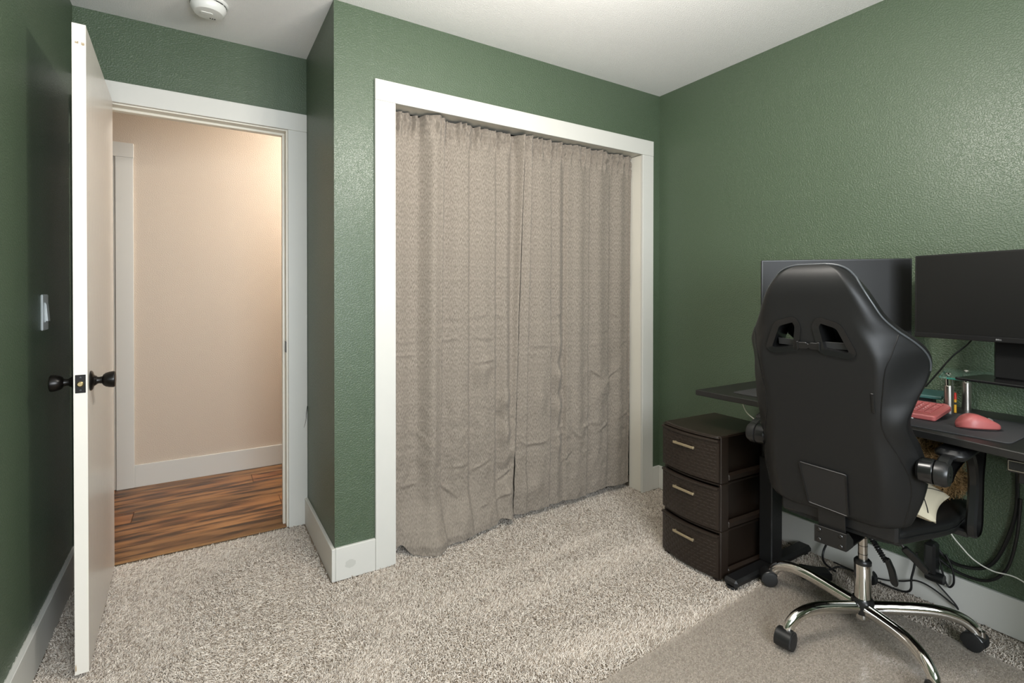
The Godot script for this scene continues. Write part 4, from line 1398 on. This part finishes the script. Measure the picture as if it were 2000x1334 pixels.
func chair() -> void:
	var t := thing("gaming_chair", "black faux leather gaming chair with chrome five star base at the desk", "chair", Vector3(1.525, 0.0127, 1.338), deg_to_rad(5.0))
	# ---- base
	var angles := [-92.0 + 5.0, -164.0 + 5.0, 124.0 + 5.0, 52.0 + 5.0, -20.0 + 5.0]
	for deg in angles:
		var a := deg_to_rad(deg)
		var dir := Vector3(cos(a), 0, sin(a))
		var l := Node3D.new()
		l.name = "base_leg"
		t.add_child(l, true)
		var path := []
		for q in [[0.03, 0.082], [0.11, 0.096], [0.19, 0.107], [0.245, 0.107], [0.289, 0.096], [0.317, 0.076], [0.327, 0.056]]:
			path.append(dir * q[0] + Vector3(0, q[1], 0))
		tube(spline(path, 5), func(k: float) -> float: return lerpf(0.0185, 0.016, k), 14, 1.2)
		part("tube", M.chrome, l)
		var c := Node3D.new()
		c.name = "castor"
		t.add_child(c, true)
		c.position = dir * 0.333
		c.scale = Vector3.ONE * 1.13
		c.rotation.y = -a + [0.7, 0.4, -0.6, 2.4, 0.9][angles.find(deg)]
		# two wheels on an axle along local z, hood over them
		for s in [-1, 1]:
			lathe([Vector2(0, -0.009), Vector2(0.019, -0.009), Vector2(0.025, -0.007), Vector2(0.0255, 0), Vector2(0.025, 0.007), Vector2(0.019, 0.009), Vector2(0.017, 0.0075), Vector2(0, 0.0075)], 28, Transform3D(Basis(Vector3.RIGHT, PI / 2), Vector3(0.008, 0.0256, s * 0.0165)))
			part("wheel", M.soft_black, c)
		var hood := PackedVector2Array()
		for k in 13:
			var b := PI * (-0.12 + 0.95 * k / 12.0)
			hood.append(Vector2(0.008 + cos(b) * 0.0295, 0.0256 + sin(b) * 0.0295))
		for k in 13:
			var b := PI * (0.83 - 0.95 * k / 12.0)
			hood.append(Vector2(0.008 + cos(b) * 0.012, 0.0256 + sin(b) * 0.012))
		prism(hood, -0.0235, 0.0235, Transform3D(), 0.002)
		part("hood", M.plastic, c)
		lathe([Vector2(0, 0.045), Vector2(0.009, 0.045), Vector2(0.009, 0.063), Vector2(0, 0.063)], 14, Transform3D(Basis(), Vector3(-0.006, 0, 0)))
		part("stem", M.brushed, c)
	lathe([Vector2(0, 0.06), Vector2(0.03, 0.06), Vector2(0.036, 0.066), Vector2(0.036, 0.1), Vector2(0.031, 0.112), Vector2(0, 0.112)], 28)
	part("hub", M.plastic, t)
	lathe([Vector2(0, 0.036), Vector2(0.018, 0.036), Vector2(0.021, 0.042), Vector2(0.021, 0.061), Vector2(0, 0.061)], 24)
	part("hub_cap", M.chrome, t)
	lathe([Vector2(0, 0.095), Vector2(0.0255, 0.095), Vector2(0.0262, 0.1), Vector2(0.0262, 0.236), Vector2(0, 0.236)], 32)
	part("gas_sleeve", M.chrome, t)
	lathe([Vector2(0, 0.234), Vector2(0.0272, 0.234), Vector2(0.0272, 0.244), Vector2(0.0225, 0.25), Vector2(0.0, 0.25)], 32)
	part("sleeve_collar", M.plastic, t)
	lathe([Vector2(0, 0.24), Vector2(0.0148, 0.24), Vector2(0.0148, 0.392), Vector2(0, 0.392)], 24)
	part("gas_piston", M.brushed, t)
	for y in [0.27, 0.30, 0.33]:
		lathe([Vector2(0.0140, y - 0.001), Vector2(0.0152, y - 0.001), Vector2(0.0152, y + 0.001), Vector2(0.0140, y + 0.001)], 24)
	part("piston_rings", M.steel_black, t)
	# ---- mechanism under the seat
	box(Vector3(-0.11, 0.385, -0.075), Vector3(0.11, 0.422, 0.075), 0.006); part("mechanism", M.steel_black, t)
	box(Vector3(-0.18, 0.41, -0.16), Vector3(0.18, 0.424, -0.13), 0.002); part("seat_rail", M.steel_black, t)
	box(Vector3(-0.18, 0.41, 0.13), Vector3(0.18, 0.424, 0.16), 0.002); part("seat_rail", M.steel_black, t)
	# rear bracket: angled plate with four bolts, upright strap into the back
	var br := Node3D.new()
	br.name = "back_bracket"
	t.add_child(br)
	var lift := Transform3D(Basis(), Vector3(-0.022, 0.026, 0))
	box(Vector3(-0.256, 0.352, -0.0475), Vector3(-0.25, 0.408, 0.0475), 0.001, lift); part("plate", M.steel_black, br)
	box(Vector3(-0.252, 0.352, -0.0475), Vector3(-0.10, 0.357, 0.0475), 0.001, lift); part("shelf_plate", M.steel_black, br)
	prism(rounded(PackedVector2Array([Vector2(-0.252, 0.352), Vector2(-0.2, 0.352), Vector2(-0.2, 0.375), Vector2(-0.24, 0.408), Vector2(-0.252, 0.408)]), 0.004, 2), 0.0445, 0.0475, lift); part("gusset", M.steel_black, br)
	box(Vector3(-0.003, -0.02, -0.04), Vector3(0.003, 0.085, 0.04), 0.001, Transform3D(Basis(Vector3.BACK, 0.1), Vector3(-0.262, 0.43, 0))); part("strap_plate", M.steel_black, br)
	for q in [[-0.032, 0.396], [0.032, 0.396], [-0.032, 0.364], [0.032, 0.364]]:
		lathe([Vector2(0, 0), Vector2(0.0065, 0), Vector2(0.0065, 0.003), Vector2(0.0045, 0.0045), Vector2(0, 0.0045)], 10, lift * Transform3D(Basis(Vector3.BACK, PI / 2), Vector3(-0.2555, q[1], q[0])))
		part("bolt", M.bolt, br)
	# ---- levers on the right
	var lev := Node3D.new()
	lev.name = "height_lever"
	t.add_child(lev)
	var pth := spline([Vector3(-0.03, 0.385, 0.012), Vector3(-0.04, 0.362, 0.03), Vector3(-0.04, 0.335, 0.05), Vector3(-0.04, 0.31, 0.067), Vector3(-0.04, 0.287, 0.083)], 12)
	tube(pth, func(k: float) -> float: return 0.0085 + 0.0022 * sin(k * 110.0), 12); part("ribbed_sleeve", M.plastic, lev)
	prism(rounded(PackedVector2Array([Vector2(-0.008, 0.03), Vector2(0.008, 0.03), Vector2(0.014, -0.01), Vector2(0.013, -0.055), Vector2(0.002, -0.062), Vector2(-0.009, -0.05), Vector2(-0.006, -0.01)]), 0.008, 3), -0.009, 0.009, Transform3D(Basis(Vector3.UP, -1.4) * Basis(Vector3.BACK, 0.25), Vector3(-0.04, 0.272, 0.092)), 0.003); part("paddle", M.gloss_plastic, lev)
	var tl := Node3D.new()
	tl.name = "tilt_lever"
	t.add_child(tl)
	tube(spline([Vector3(-0.02, 0.40, 0.07), Vector3(-0.04, 0.385, 0.10), Vector3(-0.045, 0.365, 0.125), Vector3(-0.045, 0.35, 0.14)], 5), 0.004, 8); part("rod", M.bolt, tl)
	prism(rounded(PackedVector2Array([Vector2(-0.011, 0.02), Vector2(0.009, 0.022), Vector2(0.016, -0.02), Vector2(0.014, -0.065), Vector2(-0.004, -0.068), Vector2(-0.008, -0.02)]), 0.007, 3), -0.009, 0.009, Transform3D(Basis(Vector3.UP, -1.4) * Basis(Vector3.BACK, 0.75), Vector3(-0.045, 0.343, 0.147)), 0.003); part("paddle", M.gloss_plastic, tl)
	# ---- seat: base shell and cushion
	seat(t)
	# ---- backrest
	backrest(t)
	armrests(t)

func seat(t: Node3D) -> void:
	# lofted cushion with raised side bolsters; local x forwards
	var n := 24
	var m := 40
	var rows := []
	for i in n + 1:
		var f := float(i) / n
		var x := lerpf(-0.235, 0.29, f)
		var ends := clampf(minf(f, 1.0 - f) / 0.14, 0.0, 1.0)
		var round := sqrt(1.0 - (1.0 - ends) * (1.0 - ends))
		var half := lerpf(0.185, 0.255, smoothstep(0.0, 0.5, f)) * lerpf(0.9, 1.0, round)
		var ring := PackedVector3Array()
		for k in m:
			var a := TAU * k / m
			var c := cos(a)
			var s := sin(a)
			var z := half * signf(c) * pow(absf(c), 0.45)
			var y: float
			if s >= 0.0:
				var bolster := 0.032 * smoothstep(0.5, 0.8, absf(z) / half) * (1.0 - smoothstep(0.7, 1.0, f))
				y = 0.452 + (0.026 + 0.3 * bolster) * pow(s, 0.45) * lerpf(0.55, 1.0, round)
			else:
				y = 0.452 - 0.03 * pow(-s, 0.45) * lerpf(0.8, 1.0, round)
			ring.append(Vector3(x, y, z))
		rows.append(ring)
	var from := V.size()
	for i in n:
		for k in m:
			var l := (k + 1) % m
			quad(rows[i][k], rows[i][l], rows[i + 1][l], rows[i + 1][k])
	for e in [0, n]:
		var mid := Vector3.ZERO
		for q in rows[e]:
			mid += q / m
		for k in m:
			if e == 0:
				tri(mid, rows[e][(k + 1) % m], rows[e][k])
			else:
				tri(mid, rows[e][k], rows[e][(k + 1) % m])
	outward(from)
	part("seat", M.leather, t, 50.0)
	var line := PackedVector3Array()
	for i in n + 1:
		line.append(rows[i][0] + Vector3(0, 0.002, 0.0))
	tube(line, 0.003, 6)
	part("seat_piping", M.seam, t)

func hole_poly(s: float) -> PackedVector2Array:
	# outline of one belt slot (outside of its bezel), about the middle of the back
	var p := PackedVector2Array([Vector2(0.030, 0.638), Vector2(0.112, 0.626), Vector2(0.136, 0.644), Vector2(0.098, 0.736), Vector2(0.034, 0.757), Vector2(0.015, 0.728)])
	var q := PackedVector2Array()
	for k in p:
		q.append(Vector2(k.x * s - 0.012, k.y))
	return rounded(q, 0.018, 4)

func backrest(t: Node3D) -> void:
	var nv := 110
	var nu := 90
	var vs := []
	for i in nv + 1:
		var f := float(i) / nv
		var v := lerpf(0.085, 0.910, f)
		if f > 0.9:
			var k := (f - 0.9) / 0.1
			v = lerpf(lerpf(0.085, 0.910, 0.9), 0.910, 1.0 - (1.0 - k) * (1.0 - k))
		vs.append(v)
	var hole := [inset(hole_poly(1.0), 0.008), inset(hole_poly(-1.0), 0.008)]
	var B := []
	var F := []
	for v in vs:
		var rb := PackedVector3Array()
		var rf := PackedVector3Array()
		var hw: float = curve(HW, v)
		for j in nu + 1:
			var uu := -1.0 + 2.0 * j / nu
			uu = signf(uu) * (1.0 - pow(1.0 - absf(uu), 1.25))
			rb.append(bk(hw * uu, v, shape_back(uu, v)))
			rf.append(bk(hw * uu, v, shape_front(uu, v)))
		B.append(rb)
		F.append(rf)
	var inside := func(i: int, j: int) -> bool:
		var v: float = (vs[i] + vs[i + 1]) / 2
		var uu := -1.0 + 2.0 * (j + 0.5) / nu
		uu = signf(uu) * (1.0 - pow(1.0 - absf(uu), 1.25))
		var q := Vector2(curve(HW, v) * uu, v)
		return Geometry2D.is_point_in_polygon(q, hole[0]) or Geometry2D.is_point_in_polygon(q, hole[1])
	var from := V.size()
	for i in nv:
		for j in nu:
			if vs[i] > 0.6 and vs[i] < 0.78 and inside.call(i, j):
				continue
			quad(B[i][j], B[i][j + 1], B[i + 1][j + 1], B[i + 1][j])
			quad(F[i][j], F[i + 1][j], F[i + 1][j + 1], F[i][j + 1])
		quad(B[i][0], B[i + 1][0], F[i + 1][0], F[i][0])
		quad(B[i][nu], F[i][nu], F[i + 1][nu], B[i + 1][nu])
	for j in nu:
		quad(B[0][j], F[0][j], F[0][j + 1], B[0][j + 1])
		quad(B[nv][j], B[nv][j + 1], F[nv][j + 1], F[nv][j])
	outward(from)
	part("backrest", M.leather, t, 60.0)
	# piping round the head and shoulders, where rear and front panels meet
	var line := []
	for i in range(nv, -1, -1):
		if vs[i] < 0.57:
			break
		line.append(B[i][0].lerp(F[i][0], 0.3))
	line.reverse()
	for j in range(0, nu + 1, 3):
		line.append(B[nv][j].lerp(F[nv][j], 0.3))
	for i in range(nv, -1, -1):
		if vs[i] < 0.57:
			break
		line.append(B[i][nu].lerp(F[i][nu], 0.3))
	tube(PackedVector3Array(line), 0.0035, 8)
	part("piping", M.piping, t, 60.0)
	# side seams of the rear panel
	for s in [-1.0, 1.0]:
		var seam := PackedVector3Array()
		for k in 40:
			var v := lerpf(0.695, 0.105, k / 39.0)
			var hw: float = curve(HW, v)
			var uu: float = curve([[0.1, 0.93], [0.3, 0.86], [0.5, 0.72], [0.60, 0.71], [0.66, 0.84], [0.695, 0.985]], v)
			seam.append(bk(s * hw * uu, v, shape_back(uu, v) - 0.0002))
		tube(seam, 0.0017, 6)
		part("side_seam", M.seam, t)
	# zip pull beside the right seam
	box(Vector3(-0.004, -0.03, -0.002), Vector3(0.004, 0.03, 0.002), 0.001, Transform3D(Basis(Vector3(0, 0, 1), bk(0, 1, 0) - bk(0, 0, 0), Vector3(-1, 0, 0)), bk(0.152, 0.50, -0.001)))
	part("zip", M.seam, t)
	# belt slots: bezels that run through the back
	for s in [1.0, -1.0]:
		var o := hole_poly(s)
		var i2 := inset(o, 0.019)
		var n := o.size()
		var fb := V.size()
		for k in n:
			var l := (k + 1) % n
			var d0 := -0.004
			var d1 := 0.09
			quad(bk(o[k].x, o[k].y, 0.001), bk(o[l].x, o[l].y, 0.001), bk(o[l].x, o[l].y, d0), bk(o[k].x, o[k].y, d0))
			quad(bk(o[k].x, o[k].y, d0), bk(o[l].x, o[l].y, d0), bk(i2[l].x, i2[l].y, d0 + 0.002), bk(i2[k].x, i2[k].y, d0 + 0.002))
			quad(bk(i2[k].x, i2[k].y, d0 + 0.002), bk(i2[l].x, i2[l].y, d0 + 0.002), bk(i2[l].x, i2[l].y, d1), bk(i2[k].x, i2[k].y, d1))
			quad(bk(i2[k].x, i2[k].y, d1), bk(i2[l].x, i2[l].y, d1), bk(o[l].x, o[l].y, d1), bk(o[k].x, o[k].y, d1))
			quad(bk(o[k].x, o[k].y, d1), bk(o[l].x, o[l].y, d1), bk(o[l].x, o[l].y, 0.001), bk(o[k].x, o[k].y, 0.001))
		outward(fb)
		part("slot_bezel", M.gloss_plastic, t, 25.0)
	# strap of the head cushion through the slots, with buckle
	var st := Node3D.new()
	st.name = "head_cushion"
	t.add_child(st)
	var lay := Basis(Vector3(0, 0, 1), bk(0, 1, 0) - bk(0, 0, 0), bk(0, 0, 0) - bk(0, 0, 1))
	prism(PackedVector2Array([Vector2(-0.115, 0.655), Vector2(-0.045, 0.652), Vector2(-0.045, 0.672), Vector2(-0.115, 0.676)]), -0.018, -0.0155, Transform3D(lay, bk(0.005, 0, 0)), 0.0005); part("strap", M.strap, st)
	prism(PackedVector2Array([Vector2(0.015, 0.652), Vector2(0.105, 0.65), Vector2(0.105, 0.672), Vector2(0.015, 0.672)]), -0.018, -0.0155, Transform3D(lay, bk(0.005, 0, 0)), 0.0005); part("strap", M.strap, st)
	prism(rounded(PackedVector2Array([Vector2(-0.05, 0.651), Vector2(-0.02, 0.651), Vector2(-0.014, 0.656), Vector2(-0.008, 0.651), Vector2(0.02, 0.651), Vector2(0.02, 0.673), Vector2(-0.008, 0.673), Vector2(-0.014, 0.668), Vector2(-0.02, 0.673), Vector2(-0.05, 0.673)]), 0.002, 2), 0.004, 0.009, Transform3D(lay, bk(0.005, 0, 0)), 0.001); part("buckle", M.gloss_plastic, st)
	for x in [-0.046, 0.016]:
		prism(rect(0.006, 0.027, 0.001, Vector2(x, 0.662)), 0.003, 0.0105, Transform3D(lay, bk(0.005, 0, 0)), 0.001); part("buckle_bar", M.gloss_plastic, st)
	lathe([Vector2(0, -0.12), Vector2(0.028, -0.115), Vector2(0.04, -0.09), Vector2(0.043, 0.0), Vector2(0.04, 0.09), Vector2(0.028, 0.115), Vector2(0, 0.12)], 24, Transform3D(Basis(Vector3.RIGHT, PI / 2), bk(-0.01, 0.70, 0.135)), 1.0, 1.6)
	part("pillow", M.leather_side, st)
	# flap over the bracket at the foot of the back
	var fl := rounded(PackedVector2Array([Vector2(-0.079, 0.258), Vector2(0.062, 0.251), Vector2(0.058, 0.108), Vector2(-0.060, 0.118)]), 0.006, 3)
	prism(fl, 0.0, 0.006, Transform3D(lay, bk(0.005, 0, 0.0005)), 0.002)
	var flap := part("flap", M.leather_side, t)
	var rim := PackedVector3Array()
	for q in inset(fl, 0.001):
		rim.append(lay * Vector3(q.x, q.y, 0.006) + bk(0.005, 0, 0))
	tube(rim, 0.0022, 6, 1.0, true)
	part("flap_piping", M.seam, flap)
	# lower edge bar
	box(Vector3(-0.243, 0.437, -0.172), Vector3(-0.205, 0.51, 0.172), 0.008)
	part("lower_rail", M.leather_side, t)

func armrests(t: Node3D) -> void:
	for s in [-1.0, 1.0]:
		var a := Node3D.new()
		a.name = "armrest"
		t.add_child(a, true)
		# housing beside the back frame: a thick horizontal knuckle with a capped end
		var turn := Basis(Vector3.RIGHT, PI / 2 * s)
		lathe([Vector2(0, 0.205), Vector2(0.03, 0.205), Vector2(0.036, 0.212), Vector2(0.037, 0.24), Vector2(0.035, 0.244), Vector2(0, 0.244)], 32, Transform3D(turn, Vector3(-0.235, 0.682, 0.014 * s)))
		part("knuckle", M.gloss_plastic, a)
		lathe([Vector2(0, 0.2445), Vector2(0.031, 0.2445), Vector2(0.036, 0.248), Vector2(0.036, 0.268), Vector2(0.03, 0.278), Vector2(0, 0.279)], 32, Transform3D(turn, Vector3(-0.235, 0.682, 0.014 * s)))
		part("pivot", M.plastic, a)
		lathe([Vector2(0, 0.2785), Vector2(0.006, 0.2785), Vector2(0.006, 0.2805), Vector2(0, 0.281)], 12, Transform3D(turn, Vector3(-0.235, 0.682, 0.014 * s)))
		part("screw", M.bolt, a)
		# beam rising forwards from the knuckle to the pad
		var beam := rounded(PackedVector2Array([Vector2(-0.25, 0.655), Vector2(-0.26, 0.705), Vector2(-0.215, 0.728), Vector2(-0.15, 0.724), Vector2(0.16, 0.706), Vector2(0.16, 0.688), Vector2(-0.09, 0.684), Vector2(-0.17, 0.672), Vector2(-0.21, 0.65)]), 0.014, 3)
		prism(beam, 0.276 * s - 0.017, 0.276 * s + 0.017, Transform3D(), 0.006)
		part("beam", M.plastic, a)
		prism(rounded(PackedVector2Array([Vector2(-0.17, -0.042), Vector2(0.12, -0.042), Vector2(0.12, 0.042), Vector2(-0.17, 0.042)]), 0.042, 6), 0.0, 0.03, Transform3D(Basis(Vector3.RIGHT, -PI / 2), Vector3(0, 0.706, 0.275 * s)), 0.011)
		part("pad", M.leather_side, a, 60.0)
		# broad curved front post down to the seat side
		var post := rounded(PackedVector2Array([Vector2(0.00, 0.70), Vector2(0.17, 0.70), Vector2(0.165, 0.66), Vector2(0.14, 0.60), Vector2(0.135, 0.52), Vector2(0.13, 0.44), Vector2(0.10, 0.415), Vector2(0.04, 0.42), Vector2(0.025, 0.46), Vector2(0.05, 0.53), Vector2(0.06, 0.60), Vector2(0.04, 0.655)]), 0.02, 3)
		prism(post, 0.285 * s - 0.014, 0.285 * s + 0.014, Transform3D(), 0.006)
		part("front_post", M.plastic, a)
		box(Vector3(0.04, 0.418, 0.235 * s - 0.045), Vector3(0.12, 0.442, 0.235 * s + 0.045), 0.006)
		part("seat_mount", M.plastic, a)

# ---------------------------------------------------------------- on the seat
func seat_things() -> void:
	# cream cushion lying against the right bolster and a tan fleece blanket bundled on it
	var seat_at := Transform3D(Basis(Vector3.UP, deg_to_rad(5.0)), Vector3(1.525, 0.0127, 1.338))
	var p := thing("cushion", "cream cushion with thin dark lines leaning on the chair back", "cushion")
	# it stands on the seat, leaning back: local y is its thickness, local z runs across the chair
	p.transform = seat_at * Transform3D(Basis(Vector3.RIGHT, 0.26) * Basis(Vector3.UP, 0.1), Vector3(-0.035, 0.545, 0.10))
	var n := 26
	var up := []
	var dn := []
	for i in n + 1:
		var ru := PackedVector3Array()
		var rd := PackedVector3Array()
		for j in n + 1:
			var a := -1.0 + 2.0 * i / n
			var b := -1.0 + 2.0 * j / n
			var pinch := 1.0 - 0.09 * (1.0 - pow(absf(a), 2.0)) * pow(absf(b), 3.0) - 0.09 * (1.0 - pow(absf(b), 2.0)) * pow(absf(a), 3.0)
			var h := 0.045 * pow((1.0 - a * a) * (1.0 - b * b), 0.42)
			ru.append(Vector3(a * 0.135 * pinch, h, b * 0.135 * pinch))
			rd.append(Vector3(a * 0.135 * pinch, -h * 0.8, b * 0.135 * pinch))
		up.append(ru)
		dn.append(rd)
	var from := V.size()
	for i in n:
		for j in n:
			quad(up[i][j], up[i][j + 1], up[i + 1][j + 1], up[i + 1][j])
			quad(dn[i][j], dn[i + 1][j], dn[i + 1][j + 1], dn[i][j + 1])
	outward(from)
	part("cover", M.cream, p, 60.0)
	for c in [0.72, 0.2]:
		var l := PackedVector3Array()
		for k in 31:
			var a := -0.9 + 1.8 * k / 30.0
			var b: float = c + 0.16 * sin(a * 3.0 + c * 7.0)
			var pinch := 1.0 - 0.09 * (1.0 - a * a) * pow(absf(b), 3.0) - 0.09 * (1.0 - b * b) * pow(absf(a), 3.0)
			l.append(Vector3(a * 0.135 * pinch, 0.045 * pow((1.0 - a * a) * (1.0 - b * b), 0.42) + 0.0006, b * 0.135 * pinch))
		tube(l, 0.0016, 5)
		part("printed_line", M.ink, p)
	var f := thing("fleece_blanket", "tan fluffy blanket bundled on the seat under the right armrest", "blanket")
	f.transform = seat_at
	var nz := FastNoiseLite.new()
	nz.seed = 77
	nz.frequency = 7.0
	var nr := 28
	var blobs := [[Vector3(-0.01, 0.665, 0.165), Vector3(0.085, 0.05, 0.06)], [Vector3(0.12, 0.625, 0.18), Vector3(0.07, 0.055, 0.055)], [Vector3(0.185, 0.55, 0.19), Vector3(0.065, 0.05, 0.05)]]
	var all := []
	from = V.size()
	for bl in blobs:
		var rows := []
		for i in nr + 1:
			var th := PI * i / nr
			var ring := PackedVector3Array()
			for j in 40:
				var ph := TAU * j / 40
				var d := Vector3(sin(th) * cos(ph), cos(th), sin(th) * sin(ph))
				var r := 1.0 + 0.25 * nz.get_noise_3dv(d * 0.2 + bl[0]) + 0.08 * sin(9.0 * d.x + 6.0 * d.y)
				ring.append(d * r * bl[1] + bl[0])
			rows.append(ring)
		for i in nr:
			for j in 40:
				quad(rows[i][j], rows[i][(j + 1) % 40], rows[i + 1][(j + 1) % 40], rows[i + 1][j])
				all.append([rows[i][j], (rows[i][j] - bl[0]).normalized()])
	outward(from)
	part("fold", M.fur_base, f, 60.0)
	tube(spline([Vector3(0, 0, 0), Vector3(0.15, 0.6, 0.0), Vector3(0.5, 1.0, 0.1)], 2), func(k: float) -> float: return 0.09 * (1.0 - 0.6 * k), 4)
	var mm := MultiMesh.new()
	mm.transform_format = MultiMesh.TRANSFORM_3D
	mm.use_colors = true
	mm.mesh = bake(90.0)
	mm.instance_count = 9000
	for k in 9000:
		var e: Array = all[rng.randi() % all.size()]
		var q: Vector3 = e[0] + Vector3(rng.randfn(0, 0.003), rng.randfn(0, 0.003), rng.randfn(0, 0.003))
		var o: Vector3 = (e[1] + Vector3(rng.randfn(0, 0.4), rng.randfn(0, 0.4), rng.randfn(0, 0.4))).normalized()
		var side := o.cross(Vector3(rng.randfn(), rng.randfn(), rng.randfn())).normalized()
		var len := rng.randf_range(0.008, 0.016)
		mm.set_instance_transform(k, Transform3D(Basis(side * 0.012, o * len, side.cross(o) * 0.012), q))
		var g := rng.randf_range(0.7, 1.25)
		mm.set_instance_color(k, Color(0.32 * g, 0.21 * g, 0.10 * g))
	var fz := MultiMeshInstance3D.new()
	fz.name = "fluff"
	fz.multimesh = mm
	fz.material_override = M.fur
	fz.set_meta("kind", "stuff")
	f.add_child(fz)
